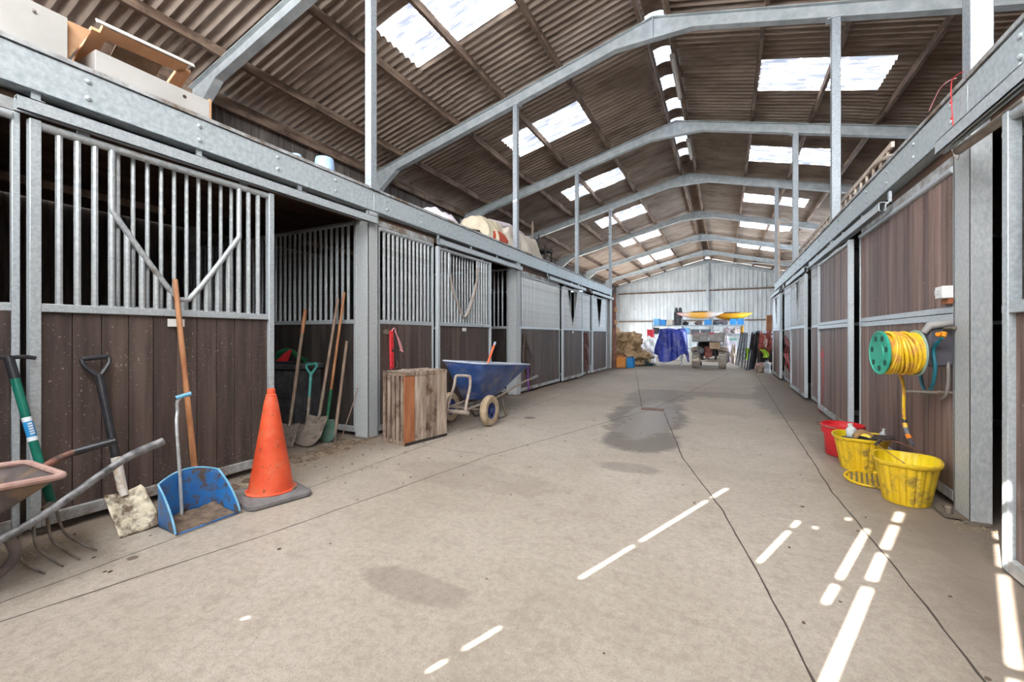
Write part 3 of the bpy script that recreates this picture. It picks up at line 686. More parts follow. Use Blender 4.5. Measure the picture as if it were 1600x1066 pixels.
# generic shovel: D, T or plain handle
def shovel(label, top, foot, blade, wid, mats, grip='D', kind='shovel', r=.0165, sock=None, pointed=True, lean=None, face=(1,0,0), shaft_frac=None, group=None):
    top, foot, tip = Vector(top), Vector(foot), Vector(blade)
    t = thing(kind, label, kind, (tip.x, tip.y, 0), 0, group)
    d = (foot - top).normalized(); fc = Vector(face); fc = (fc - d * fc.dot(d)).normalized(); sd2 = d.cross(fc).normalized()
    top2 = top + d * (.12 if grip == 'D' else 0)
    P = [top2, foot]; MB().tube(P, [r * .98, r], 12).build('shaft', mats['shaft'], t)
    if grip == 'D':
        m = MB(); g = mats.get('grip', mats['shaft']); w2 = .064
        m.tube([top - sd2*w2, top + sd2*w2], .016, 10)
        for s_ in (-1, 1): m.tube(bez([top + sd2*s_*w2, top + d*.04 + sd2*s_*(w2-.004), top + d*.085 + sd2*s_*.032, top + d*.125 + sd2*s_*.006, top + d*.17], 6), [.0135]*12 + [.016]*(13), 8)
        m.tube([top + d*.11, top + d*.2], .0185, 12); m.build('d_handle', g, t)
    if sock:
        m = MB(); q = foot - d * sock; m.tube([q, foot - d*.02, foot.lerp(tip, .12)], [r*1.18, r*1.15, r*.8], 12); m.build('socket', mats['sock'], t)
    e = (tip - foot); L_ = e.length; e.normalize(); nn = sd2.cross(e).normalized()
    if nn.dot(fc) < 0: nn = -nn
    def f(a, b):
        s = (b - .5) * 2; taper = 1.0
        if pointed and a > .6: taper = math.sqrt(max(0.0, 1 - ((a - .6)/.42)**2))
        else: taper = .93 + .07*a
        if a < .08: taper *= .9 + a*1.25
        y_ = s * wid/2 * taper
        return foot + e*(a*L_) + sd2*y_ + nn*(.022 * s*s * (1 - .4*a) - .014*(1 - abs(s))*max(0, 1 - a*2.2) )
    MB().grid(f, 12, 10).build('blade', mats['blade'], t, solid=.0035)
    return t
blade_m = M2('dirty_cream_blade', (.56,.50,.36), (.78,.73,.58), 10, .55, .1, dirt=(.13,.085,.05), dirt_amt=.50, dscale=9, bmp=.3)
cream = M2('dirty_white_socket', (.62,.60,.55), (.75,.73,.68), 6, .5, dirt=(.45,.28,.15), dirt_amt=.42, dscale=9)
sp = {'shaft': black_pl, 'grip': black_pl, 'sock': cream, 'blade': blade_m}
tp, ft = atx(149, 559, -3.63), atx(192, 768, -3.40)
t = shovel('black D-handled shovel with a muddy cream blade, leaning on the large barred door', tp, ft, (-3.19, 1.325, .006), .205, sp, sock=.22, pointed=False, face=(1,-.15,.3), r=.0225)

# blue long handled dustpan
blue_pan = M2('blue_metal_pan', (.015,.13,.42), (.03,.24,.62), 8, .45, dirt=(.10,.07,.05), dirt_amt=.46, dscale=16, bmp=.15)
pan_dirt = M2('dried_muck', (.10,.07,.05), (.22,.16,.11), 20, .95, bmp=.6)
lite_blue = M2('light_blue_edge', (.10,.38,.62), (.25,.52,.72), 10, .5)
t = thing('dustpan', 'blue long handled stable dustpan full of muck, left of the orange cone', 'dustpan', (-3.05, 1.57, 0))
yc, W_ = 1.575, .180
def plan(a):                                           # u-shaped wall, front left round the back to front right
    L1, L2 = .22, .30
    s = a * (2*L1 + L2); r_ = .06
    if s < L1: p = (-2.935 - s*1.09, yc - W_*(1 - .06*s/L1))
    elif s > L1 + L2: q = (2*L1 + L2 - s); p = (-2.935 - q*1.09, yc + W_*(1 - .06*q/L1))
    else: q = (s - L1)/L2; p = (-3.175 - .045*math.sin(PI*q), yc - W_*.94 + 2*W_*.94*q)
    return p
def wall_top(a): return .014 + .30*math.sin(PI*a)**.75
def hood(a, b):
    x_, y_ = plan(a); zt_ = wall_top(a); lean_ = .03*math.sin(PI*a)*b
    return (x_ + lean_*.5, yc + (y_ - yc)*(1 + .05*b), .006 + (zt_ - .006)*b)
MB().grid(hood, 40, 8).build('hood', blue_pan, t, solid=.006)
MB().add([(*plan(i/40), .006) for i in range(41)], [tuple(range(41))]).build('floor_plate', blue_pan, t, solid=.005)
MB().tube([hood(i/40, 1.0) for i in range(41)], .0065, 8).build('rolled_edge', lite_blue, t)
def muck(a, b):
    x_ = -3.19 + .24*a; w2 = W_*.92
    return (x_, yc - w2 + 2*w2*b, .010 + .045*(1-a)*(.5 + .8*abs(noise.noise(Vector((a*5, b*7, 1))))) )
o = MB().grid(muck, 14, 20).build('muck', pan_dirt, t)
m = MB().tube(bez([(-3.165,1.53,.03), (-3.19,1.53,.30), (-3.26,1.545,.6), atx(277,645,-3.30), atx(277,628,-3.30) + Vector((0,0.0,.0)), atx(283,621,-3.29)], 8), .010, 10); m.build('handle', galv_bar, t)
MB().tube([atx(275,622,-3.30), atx(299,615,-3.27)], .014, 10).build('grip', lite_blue, t)

tag(MB().tube([atx(273.5, 437, -3.64), atx(305, 742, -3.33), Vector((-3.30, 1.90, .004))], [.0165, .019, .019], 12).build('wooden_pole', ash_wood, None), 'long orange-brown wooden broom handle standing behind the blue dustpan', 'pole')

# traffic cone
cone_m = M2('orange_cone', (.62,.065,.02), (.80,.115,.04), 4, .55, dirt=(.66,.16,.08), dirt_amt=.42, dscale=5, bmp=.08)
t = thing('traffic_cone', 'tall faded orange traffic cone on a grey rubber base', 'traffic cone', (-3.03, 2.05, 0), math.radians(-14))
def rsq(h_, r, z, n=6):
    out = []
    for cx, cy, a0 in ((1,1,0), (-1,1,90), (-1,-1,180), (1,-1,270)):
        for k in range(n+1):
            a = math.radians(a0 + 90*k/n); out.append((cx*(h_-r) + r*math.cos(a), cy*(h_-r) + r*math.sin(a), z))
    return out
m = MB(); rows = [rsq(.215,.06,.001), rsq(.225,.07,.012), rsq(.222,.07,.032), rsq(.20,.06,.048), rsq(.15,.05,.055)]; n = len(rows[0]); m.v = [Vector(p) for r_ in rows for p in r_]
for i in range(4):
    for k in range(n): l = (k+1) % n; m.f.append((i*n+k, i*n+l, (i+1)*n+l, (i+1)*n+k))
m.f.append(tuple(4*n+k for k in range(n))); m.f.append(tuple(reversed(range(n))))
m.build('base', grey_rub, t, local=True)
m = MB().lathe([(.17,.052),(.172,.06),(.155,.066),(.148,.085),(.10,.37),(.048,.70),(.038,.745),(.036,.748),(.036,.76),(.028,.768),(.027,.80),(.024,.806),(.018,.806),(.018,.74)], n=40); m.build('cone_body', cone_m, t, local=True)
for a in (.6, 2.2, 4.4): 
    m = MB().tube([(.17*math.cos(a+k*.09), .17*math.sin(a+k*.09), .058) for k in range(5)], .009, 8); m.build('base_clip', rubber, t, local=True)

speckle(cone_m, (.25,.07,.03), 30, .68, .8)
# tools in the open bay
bm_ = M2('dirty_steel_blade', (.17,.14,.115), (.32,.27,.23), 9, .8, .15, dirt=(.13,.10,.075), dirt_amt=.45, dscale=8, bmp=.3)
gr_bl = M2('green_blade', (.05,.12,.09), (.12,.22,.17), 8, .6, dirt=(.12,.10,.08), dirt_amt=.45, dscale=8, bmp=.2)
teal = M2('teal_plastic', (.03,.22,.19), (.08,.34,.30), 12, .45, dirt=(.12,.12,.1), dirt_amt=.3)
def A(u, v, Y): return aty(u, v, Y)
S1 = A(477, 484, 3.46); gs = 'long handled tools leaning in the open bay'
t = shovel('flat mouthed shovel with a pale handle and brown top, leftmost of the bay tools', S1, A(453, 662, 3.14), (-4.24,2.98,.006), .26, {'shaft': grey_wood, 'blade': bm_, 'sock': dull_steel}, grip='', sock=.25, pointed=False, face=(.45,-.9,.25), r=.019, group=gs)
MB().tube([S1, S1.lerp(A(453,662,3.14), .22)], .0215, 12).build('handle_top', ash_wood, t)
t = shovel('short shovel with a teal D handle, second of the bay tools from the left', A(487, 569, 3.48), A(480, 662, 3.30), (-4.10,3.14,.006), .24, {'shaft': teal, 'grip': teal, 'blade': bm_, 'sock': dull_steel}, sock=.30, face=(.35,-.9,.2), r=.017, group=gs)
t = shovel('round mouthed shovel with a long grey-brown handle beside the orange-brown handled one', A(528, 467, 3.66), A(499, 650, 3.33), (-4.03,3.12,.006), .26, {'shaft': grey_wood, 'blade': bm_, 'sock': dull_steel}, grip='', sock=.3, face=(.3,-.95,.2), r=.017, group=gs)
t = shovel('spade with an orange-brown wooden handle and dark green socket', A(538, 457, 3.69), A(511, 655, 3.46), (-4.0,3.36,.006), .22, {'shaft': ash_wood, 'blade': gr_bl, 'sock': flat('dark_green_socket', (.01,.10,.05), .4)}, grip='', sock=.34, face=(.3,-.95,.2), r=.016, group=gs)
tag(MB().tube([A(542, 533, 3.66), A(522, 690, 3.44) ], [.016, .019], 10).build('wooden_pole', grey_wood, None), 'short weathered brown wooden pole, rightmost thick handle in the tool bay', 'pole')
tag(MB().tube(bez([A(559, 606, 3.66), A(552, 630, 3.6), A(531, 691, 3.45)], 6), .006, 8).build('cane', grey_wood, None), 'thin pale cane leaning beside the left galvanised pillar of the tool bay', 'cane')
o = None
# dark storage bin
bin_m = M2('black_box_plastic', (.022,.022,.025), (.06,.06,.065), 8, .7, dirt=(.10,.09,.08), dirt_amt=.4, bmp=.15)
t = thing('storage_bin', 'dusty black storage bin behind the orange cone in the open bay', 'bin', (-4.88, 3.52, 0))
MB().box(-5.25, -4.50, 3.34, 3.70, .004, .80).build('body', bin_m, t, bevel=.012)
MB().box(-5.28, -4.47, 3.31, 3.73, .80, .865).build('lid', bin_m, t, bevel=.012)
for z0, z1 in ((.1, .38), (.45, .72)): MB().box(-5.15, -4.58, 3.328, 3.34, z0, z1).build('side_panel', bin_m, t, bevel=.005)
tag(MB().tube(bez([(-5.05,3.5,.90), (-5.0,3.5,.99), (-4.82,3.52,1.01), (-4.7,3.53,.94), (-4.58,3.54,.90)], 8), .03, 10).build('plastic_spout', flat('dark_green_plastic', (.01,.09,.035), .4), None), 'dark green plastic tube bent over on top of the black storage bin', 'tube')
tag(MB().prism([(-4.90,.866), (-4.76,.866), (-4.70,.99), (-4.67,1.03), (-4.76,.985), (-4.84,.93), (-4.91,.90)], 3.38, 3.43).build('plastic_scraper', flat('red_plastic', (.65,.03,.04), .45), None), 'bright red plastic scraper lying on the black storage bin', 'scraper')
tag(MB().tube([(-4.95,3.34,.881), (-4.50,3.36,.881)], .015, 10).build('short_rod', black_pl, None), 'short black rod lying along the front edge of the black bin lid', 'rod')

# old wooden crate
crate_m = M2('crate_wood', (.15,.10,.07), (.40,.31,.24), 5, .8, 0, (4,4,.5), dirt=(.09,.045,.03), dirt_amt=.44, dscale=5, bmp=.35, isl=.22)
crate_l = M2('crate_pale_board', (.24,.17,.125), (.48,.39,.31), 5, .8, 0, (4,4,.5), dirt=(.12,.065,.045), dirt_amt=.36, dscale=5, bmp=.35)
crate_o = M2('crate_orange_board', (.28,.09,.035), (.42,.17,.075), 6, .75, 0, (4,4,.5), dirt=(.1,.05,.03), dirt_amt=.3, bmp=.3)
t = thing('wooden_crate', 'old wooden crate standing on end between the tool bay and blue wheelbarrow', 'crate', (-3.10, 3.617, 0), math.radians(-10.5))
CL, CW, CH = .63, .385, .80                              # local: +y along the stall row, -x towards the wall
for i, (a, b, mm) in enumerate(((0, .140, crate_o), (.150, .305, crate_l), (.315, .470, crate_m), (.480, CL, crate_l))):
    MB().box(-.018, 0, a, b, .0, CH - .022).build('side_board', mm, t, local=True, bevel=.003)
for i in range(5):
    a = -CW + i * .078; MB().box(a, a + .05, 0, .016, .05, CH - .045).build('slat', crate_m, t, local=True, bevel=.003)
for z in (.0, CH - .045): MB().box(-CW, -.019, .0, .018, z, z + .048).build('end_rail', crate_m, t, local=True, bevel=.003)
for z in (.0, CH - .04): MB().box(.0005, .006, .0, CL, z, z + .032).build('side_batten', board_old_shaded if z == 0 else crate_m, t, local=True)
MB().box(-CW, 0, .0, CL, CH - .02, CH).build('top_board', crate_m, t, local=True, bevel=.003)
MB().box(-CW, -.019, .02, CL, .0, .018).build('bottom_board', crate_m, t, local=True)
MB().box(-CW, -CW + .018, .02, CL, .02, CH - .022).build('back_board', crate_m, t, local=True)
MB().box(-CW + .02, -.02, CL - .018, CL, .02, CH - .022).build('end_board', crate_m, t, local=True)
m = MB(); 
for i in range(60): 
    x, y = random.uniform(-CW + .01, -.01), random.uniform(.02, CL - .02); m.blob((x, y, CH + .002), (random.uniform(.006,.02), random.uniform(.006,.02), random.uniform(.003,.01)), i, .3, 2, 1)
o = m.build('dried_dirt', M2('dried_crumbs', (.30,.24,.19), (.45,.39,.33), 30, .95), t, local=True); o['kind'] = 'stuff'

# blue twin wheeled wheelbarrow
bt_m = M2('blue_tray', (.015,.035,.14), (.05,.11,.30), 3, .38, .05, dirt=(.17,.16,.19), dirt_amt=.42, dscale=4.5, bmp=.15)
bt_rim = M2('pale_blue_rim', (.35,.42,.55), (.55,.60,.68), 8, .5)
fr_m = M2('dirty_frame_tube', (.28,.22,.18), (.45,.39,.34), 8, .7, .1, dirt=(.20,.10,.07), dirt_amt=.4, dscale=8)
tyre = M2('sandy_tyre', (.33,.24,.15), (.46,.36,.25), 10, .85, dirt=(.2,.14,.1), dirt_amt=.35, bmp=.2)
t = thing('wheelbarrow', 'blue twin wheeled wheelbarrow with sandy tyres, beside the wooden crate', 'wheelbarrow', (-3.1, 5.2, 0))
m = MB(); Ar = tray(m, [(-2.78,6.30,.735), (-3.42,6.35,.745), (-3.46,4.74,.865), (-2.76,4.66,.845)], [(-2.93,5.55,.37), (-3.28,5.58,.37), (-3.27,4.95,.34), (-2.95,4.93,.34)], r=.15, n=8)
m.build('tray', bt_m, t, solid=.005); MB().tube(Ar, .012, 8, closed=True).build('rim', bt_rim, t)
for x, s_ in ((-2.80, 1), (-3.44, -1)):
    wh = MB().lathe([(.11,-.035),(.15,-.05),(.185,-.045),(.203,-.02),(.205,0),(.203,.02),(.185,.045),(.15,.05),(.11,.035),(.11,-.035)], (x, 4.95, .206), 32, axis='x').build('tyre', tyre, t)
    m = MB().lathe([(.11,-.03),(.10,-.02),(.10,.02),(.11,.03)], (x, 4.95, .206), 24, axis='x')
    for k in range(8):
        a = k*PI/4; m.beam((x, 4.95 + .03*math.cos(a), .206 + .03*math.sin(a)), (x, 4.95 + .105*math.cos(a), .206 + .105*math.sin(a)), .02, .03, up=(1,0,0))
    m.lathe([(0,-.035),(.035,-.035),(.035,.035),(0,.035)], (x, 4.95, .206), 14, axis='x'); m.build('rim_hub', flat('blue_hub', (.03,.045,.16), .45), wh)
MB().tube([(-3.44,4.95,.206), (-2.80,4.95,.206)], .014, 10).build('axle', fr_m, t)
P = bez([(x_ + .125, y_, z_) for x_, y_, z_ in ((-2.98,4.45,.25), (-2.985,4.47,.34), (-3.0,4.58,.55), (-3.01,4.60,.66), (-3.04,4.61,.685), (-3.20,4.62,.685), (-3.235,4.61,.66), (-3.24,4.58,.55), (-3.25,4.47,.34), (-3.25,4.45,.25))], 5)
MB().tube(P, .019, 10).build('front_guard', fr_m, t)
MB().tube([(-3.22,4.43,.255), (-2.80,4.43,.255)], .026, 10).build('front_bar', fr_m, t)
for x in (-2.95, -3.27): 
    h_ = MB().tube(bez([(x,4.43,.255), (x,4.95,.27), (x + (.03 if x > -3.1 else -.03),5.6,.35), (x + (.05 if x > -3.1 else -.05),6.2,.45), (x + (.06 if x > -3.1 else -.06),6.72,.50)], 6), .0155, 10).build('frame_handle', fr_m, t)
    e = Vector((x + (.06 if x > -3.1 else -.06),6.72,.50)); MB().tube([e + Vector((0,-.14,-.012)), e + Vector((0,.05,.005))], .021, 10).build('grip', flat('grey_grip', (.22,.25,.3), .5), h_)
    MB().tube([(x,5.55,.35), (x + (.05 if x > -3.1 else -.05),5.62,.012), (x + (.05 if x > -3.1 else -.05),5.42,.012), (x,5.1,.27)], .016, 8).build('stand', dull_steel, t)
orange_h = M2('orange_handle', (.75,.10,.03), (.85,.2,.08), 8, .5)
t = thing('shovel', 'orange handled shovel lying in the blue wheelbarrow, its grey tip sticking up', 'shovel', (-3.15, 5.1, .36))
MB().tube([(-3.15,5.25,.44), atx(772, 540, -3.15)], .017, 10).build('shaft', orange_h, t); q = atx(772, 540, -3.15); MB().tube([q, q + (q - Vector((-3.15,5.25,.44))).normalized()*.06], .019, 10).build('tip', bt_rim, t)
MB().grid(lambda a, b: (-3.25 + .2*b, 5.02 + .25*a, .385 + .05*a + .03*(2*b-1)**2), 8, 8).build('blade', dull_steel, t, solid=.004)

# headcollar, bridle and ropes on the fronts
red_w = M2('red_webbing', (.55,.02,.03), (.75,.05,.06), 20, .7); pink_w = M2('pink_rope', (.70,.25,.30), (.85,.45,.48), 40, .8)
leather = M2('dark_leather', (.03,.02,.018), (.10,.07,.06), 12, .6, bmp=.2); purple = M2('purple_webbing', (.12,.02,.22), (.22,.04,.36), 20, .7)
dkred = M2('dark_red_rope', (.10,.02,.025), (.24,.06,.06), 20, .8)
def loop(u_pts, X, r): return MB().tube(bez([atx(u, v, X) for u, v in u_pts], 5), r, 8)
t = thing('headcollar', 'red webbing headcollar with a pink twine loop, hanging above the wooden crate', 'headcollar', atx(612, 575, -3.7))
for k, (a, b) in enumerate((((610,517), (611,577)), ((612.5,516), (614,577)))):
    m = MB(); p0, p1 = atx(*a, -3.725), atx(*b, -3.715); m.beam(p0, p1, .035, .006, up=(0,1,0)); m.build('strap', red_w, t)
loop([(612,517), (616,513), (620,524), (626,545), (630,550)], -3.72, .006).build('twine', pink_w, t); loop([(617,518), (624,532), (629,549), (625,547)], -3.715, .006).build('twine', pink_w, t)
loop([(612,545), (618,556), (621,572), (615,578), (611,574)], -3.71, .012).build('strap', leather, t)
MB().box(-3.745, -3.72, 3.98, 4.04, 1.22, 1.28).build('hook_block', dull_steel, t)
t = thing('bridle', 'dark leather bridle hanging in a long tangle beyond the blue wheelbarrow', 'bridle', atx(822, 590, -3.7))
for pts, r in (([(820,521), (819,540), (817,560), (821,575), (825,560), (823,540), (820,521)], .018), ([(820,523), (826,545), (832,562), (830,580), (824,566)], .016), ([(818,558), (820,572), (824,585), (832,584)], .014), ([(821,530), (818,548), (823,566)], .022), ([(831,565), (832,575), (826,590), (833,600)], .008)):
    loop(pts, -3.715, r).build('strap', leather, t)
tag(loop([(825,573), (825,590), (826,611)], -3.71, .016).build('lead_rope', purple, None), 'purple lead rope hanging down below the dark bridle', 'rope')
t = thing('lead_rope', 'tangled dark red and brown ropes hanging between the two farthest left doors', 'rope', atx(915, 580, -3.7))
for k in range(6):
    u = 911 + k*1.3; loop([(u,520), (u+2.2,532+k*2), (u-.8,545), (u+2,560+k), (u,574+k*2)], -3.71, .013).build('strand', [leather, dkred][k % 2], t)
# yoke bars of the second door carry a brown rope
t = thing('rope', 'old beige rope hung along the V yoke of the second barred door', 'rope', (-3.66, 5.7, 1.5))
loop([(704,432), (707,452), (716,478), (724,495), (730,491), (738,470), (745,440), (746,418)], -3.66, .013).build('strand', M2('beige_rope', (.30,.24,.19), (.48,.40,.33), 30, .9), t)

# ================================================================== on the left deck
white_b = M2('white_laminate', (.40,.39,.365), (.47,.455,.43), 3, .45, dirt=(.5,.44,.38), dirt_amt=.28, dscale=3, bmp=.02)
tan = M2('tan_fibreboard', (.48,.26,.13), (.60,.36,.21), 6, .8, bmp=.1)
DZ = 2.952
t = thing('cabinet', 'white fronted drawer cabinet with tan board edges, at the top left corner', 'cabinet', (-4.1, 1.05, DZ))
MB().box(-3.90, -3.885, .92, 1.215, DZ + .03, 3.30).build('front_panel', white_b, t, bevel=.002)
MB().box(-4.35, -3.902, .90, 1.20, DZ, DZ + .02).build('bottom_board', tan, t)
MB().box(-4.35, -3.902, .90, .916, DZ + .022, 3.30).build('side_board', tan, t); MB().box(-4.35, -4.335, .92, 1.20, DZ + .022, 3.30).build('back_board', tan, t)
MB().box(-4.35, -3.902, 1.19, 1.206, DZ + .022, 3.30).build('side_board', tan, t)
MB().lathe([(0,0),(.008,0),(.01,.01),(0,.014)], (-3.886, 1.06, 3.24), 10, axis='x').build('screw', dull_steel, t)
m = MB(); rbox(m, (-4.12, 1.32, 3.25), .5, .02, .66, 0, 0); 
tag(MB().prism([(1.222, DZ + .08), (1.222, 3.31), (1.345, 3.315), (1.345, 3.30)], -4.3, -3.93, 'x').build('loose_board', tan, None), 'tan board with a white edge leaning against the corner cabinet', 'board')
t = thing('drawer', 'long white drawer with a round finger hole, lying on the left deck', 'drawer', (-4.05, 1.75, DZ))
m = MB(); y0, y1, z0, z1 = 1.36, 2.09, DZ, 3.185
m.box(-3.915, -3.90, y0, y1, z0, z1); m.build('side_panel', white_b, t, bevel=.002)
MB().box(-4.25, -4.235, y0, y1, z0, z1).build('side_panel', white_b, t); MB().box(-4.234, -3.916, y0, y0 + .015, z0, z1).build('end_panel', white_b, t)
MB().box(-4.25, -3.90, y1 + .001, y1 + .016, z0, z1 + .02).build('end_panel', tan, t); MB().box(-4.234, -3.916, y0 + .016, y1, z0, z0 + .01).build('bottom_board', tan, t)
MB().lathe([(0,.0),(.014,.0),(.014,.002),(0,.002)], (-3.9005, 1.905, 3.13), 16, axis='x').build('finger_hole', flat('dark_hole', (.05,.03,.02), .9), t)
t = thing('open_box', 'white edged open board frame lying on top of the long white drawer', 'frame', (-4.2, 1.7, 3.2))
fa, fb = Vector((-3.98,1.42,3.40)), Vector((-3.98,1.96,3.43)); off_ = Vector((-.40, 0, -.20)); fc_, fd = fb + off_, fa + off_
up = (fb - fa).cross(off_).normalized()
def bar_(a, b, wd): return MB().beam(a, b, wd, .03, up=up)
bar_(fa + off_*.06, fb + off_*.06, .10).build('side_board', tan, t); bar_(fd, fc_, .06).build('side_board', tan, t); bar_(fa + off_*.08, fd - off_*.08, .09).build('end_board', tan, t); bar_(fb + off_*.08, fc_ - off_*.08, .09).build('end_board', tan, t)
MB().beam(fa - off_.normalized()*.035 + Vector((0,-.04,0)), fb - off_.normalized()*.035 + Vector((0,.04,0)), .008, .034, up=up).build('white_edging', white_b, t)
MB().beam(fa.lerp(fd, .5) + Vector((0,.12,.02)), fb.lerp(fc_, .5) - Vector((0,.12,-.02)), .3, .006, up=up).build('grey_sheet', dull_steel, t)
MB().box(-4.37, -4.33, 1.5, 1.9, 2.955, 3.19).build('prop_board', tan, t)
pale_blue = M2('pale_blue_plastic', (.22,.42,.72), (.45,.60,.80), 4, .4, dirt=(.6,.55,.5), dirt_amt=.3, dscale=5)
for (x, y, r, h_, lb) in ((-4.03, 3.36, .115, .24, 'upturned pale blue bucket on the left deck, beside the steel post'), (-4.05, 3.02, .06, .16, 'small blue and white pot on the left deck, left of the upturned bucket')):
    t = thing('bucket', lb, 'bucket', (x, y, DZ)); MB().lathe([(r,0),(r*1.02,.012),(r*.98,.02),(r*.84,h_-.02),(r*.78,h_),(0,h_)], n=24).build('bucket_body', pale_blue, t, local=True, solid=.003)
    MB().lathe([(r*.3,h_+.001),(r*.34,h_+.012),(r*.3,h_+.012)], n=16).build('base_ring', pale_blue, t, local=True)
for i, (y0, y1, x0, z) in enumerate(((3.58, 3.98, -4.0, DZ + .0), (3.5, 3.92, -4.12, DZ + .04))):
    tag(MB().prism([(y0, z), (y1, z), (y1, z + .018), (y0 + .12, z + .075 + .02*i), (y0, z + .058)], x0, x0 + .12, 'x').build('board_offcut', tan, None), ['pale wooden offcut beside the foot of the nearest left steel post', 'rear pale wooden offcut behind the nearest left steel post'][i], 'offcut')
def drape(x0, x1, y0, y1, z0, z1, seed, m, sag=.05, amp=.03, name='cloth', top=.45):
    def f(a, b):
        # a along y, b over the hump from the aisle side to the wall side
        s = b * 2 - 1; x_ = (x0+x1)/2 + (x1-x0)/2 * max(-1, min(1, s*1.25)) ; k = max(0, (abs(s) - top)/(1-top)); z_ = z1 - (z1-z0) * k**1.1
        e = min(a, 1-a); z_ -= max(0, .12 - e)/.12 * (z1-z0) * .55
        p = Vector((a*6, b*5, seed)); fold = noise.noise(Vector((a*11, b*1.2, seed))) * amp * (0.4 + k*2); z_ += noise.noise(p) * sag
        return (x_ + fold + noise.noise(p*1.7)*.02, y0 + (y1-y0)*a, max(z0, z_))
    return MB().grid(f, 36, 26).build(name, m, None, solid=.004)
beige = M2('beige_canvas', (.46,.40,.28), (.62,.55,.42), 4, .9, dirt=(.36,.30,.22), dirt_amt=.35); beige2 = M2('pale_canvas', (.52,.46,.38), (.68,.62,.54), 4, .9, dirt=(.4,.34,.28), dirt_amt=.35)
lilac = M2('lilac_bag', (.50,.44,.50), (.66,.60,.66), 5, .8)
o = drape(-4.5, -3.86, 5.15, 5.95, DZ, 3.16, 1, M2('crumpled_lilac_bag', (.52,.47,.52), (.68,.63,.66), 5, .7), .06, .05, 'feed_bag'); tag(o, 'crumpled pale lilac bag on the left deck, nearest of the fabric items', 'bag')
o = drape(-4.3, -3.86, 6.0, 6.7, DZ, 3.04, 2, M2('pink_cloth', (.55,.38,.34), (.68,.52,.48), 6, .9), .03, .04, 'cloth'); tag(o, 'flat pinkish cloth between the lilac bag and the beige cloth pile', 'cloth')
o = drape(-4.6, -3.88, 6.75, 7.62, DZ, 3.44, 3, beige, .05, .06, 'canvas_cover'); tag(o, 'yellowish beige canvas draped in a hump left of the second steel post', 'cloth')
o = MB().blob((-3.895, 7.28, DZ + .10), (.05, .34, .16), 2, .15, 2, 3, flat=DZ + .001).build('cushion', M2('red_cushion', (.50,.06,.03), (.62,.10,.05), 5, .8), None); tag(o, 'red-orange cushion showing under the beige canvas', 'cushion')
o = drape(-4.7, -3.98, 7.9, 9.7, DZ, 3.52, 4, beige2, .05, .09, 'canvas_cover', top=.55); tag(o, 'long pale canvas sheet hanging in folds right of the second steel post', 'cloth')
o = MB().blob((-4.55, 8.6, 3.60), (.35, .9, .13), 5, .2, 1.6, 3).build('rolled_blanket', lilac, None); tag(o, 'greyish lilac rolled blanket lying over the pale canvas sheet', 'blanket')
t = thing('chair', 'dark wooden chair with a turned post, at the far end of the cloth pile', 'chair', (-4.2, 10.1, DZ))
for x, y, h_ in ((-4.35,9.9,1.15), (-4.0,9.9,.55), (-4.35,10.3,.9), (-4.0,10.3,.55)): MB().tube([(x,y,DZ), (x,y,DZ+h_*.5), (x,y,DZ+h_*.52), (x,y,DZ+h_*.9), (x,y,DZ+h_*.92), (x,y,DZ+h_)], [.03,.03,.02,.03,.018,.012], 10).build('leg', grey_wood if h_ > 1 else board_old_shaded, t)
MB().box(-4.38, -3.97, 9.87, 10.33, DZ + .38, DZ + .43).build('seat', board_old_shaded, t); MB().box(-4.37, -4.34, 9.92, 10.28, DZ + .55, DZ + .75).build('backrest', board_old_shaded, t)

# ================================================================== right wall
LM = M2('ladder_wood', (.48,.38,.30), (.68,.58,.49), 8, .8, bmp=.1)
t = thing('ladder', 'long wooden ladder lying on its edge on the right deck, running away from the viewpoint', 'ladder', (XR + .22, 9, 2.83))
X = XR + .20
for z in (2.93, 3.25): MB().box(X - .015, X + .015, 5.9, 12.6, z - .03, z + .03).build('rail', LM, t)
y = 6.05
while y < 12.5: MB().tube([(X, y, 2.93), (X, y, 3.25)], .015, 8).build('rung', LM, t); y += .26
t = thing('ladder', 'short pale ladder standing upright at the far end of the right deck', 'ladder', (1.75, 15.0, 2.83))
for x in (1.46, 1.86): MB().beam((x, 14.9, 2.83), (x, 15.25, 4.75), .05, .06, up=(0,1,0)).build('rail', LM, t)
for k in range(6): MB().tube([(1.46, 14.95 + k*.055, 3.12 + k*.3), (1.86, 14.95 + k*.055, 3.12 + k*.3)], .022, 8).build('rung', LM, t)
tag(MB().tube(bez([(1.52,5.2,2.87), (1.56,5.9,3.12), (1.62,6.8,3.27), (1.70,7.5,3.30)], 6), [.02]*19, 8).build('bent_branch', LM, None), 'pale bent stick poking up over the near end of the flat ladder', 'stick')
tag(MB().box(XR + .06, XR + .09, 5.1, 6.9, 2.895, 2.96).build('loose_plank', LM, None), 'pale plank lying on the right beam below the bent stick', 'plank')

# switch box
t = thing('switch_box', 'white electrical switch box fixed on the boards by the wide right pillar', 'switch', (XR + .01, 4.06, 1.46))
MB().box(XR - .055, XR + .02, 3.995, 4.11, 1.462, 1.548).build('box_body', flat('white_switch', (.72,.73,.72), .4), t, bevel=.005)
for k in (0, 1): MB().box(XR - .062, XR - .055, 4.02 + k*.045, 4.05 + k*.045, 1.49, 1.525).build('rocker', flat('offwhite_rocker_%d' % k, (.62,.64,.62), .4), t, bevel=.002)
MB().box(XR - .02, XR + .02, 4.0, 4.105, 1.425, 1.46).build('backing_block', crate_o, t)

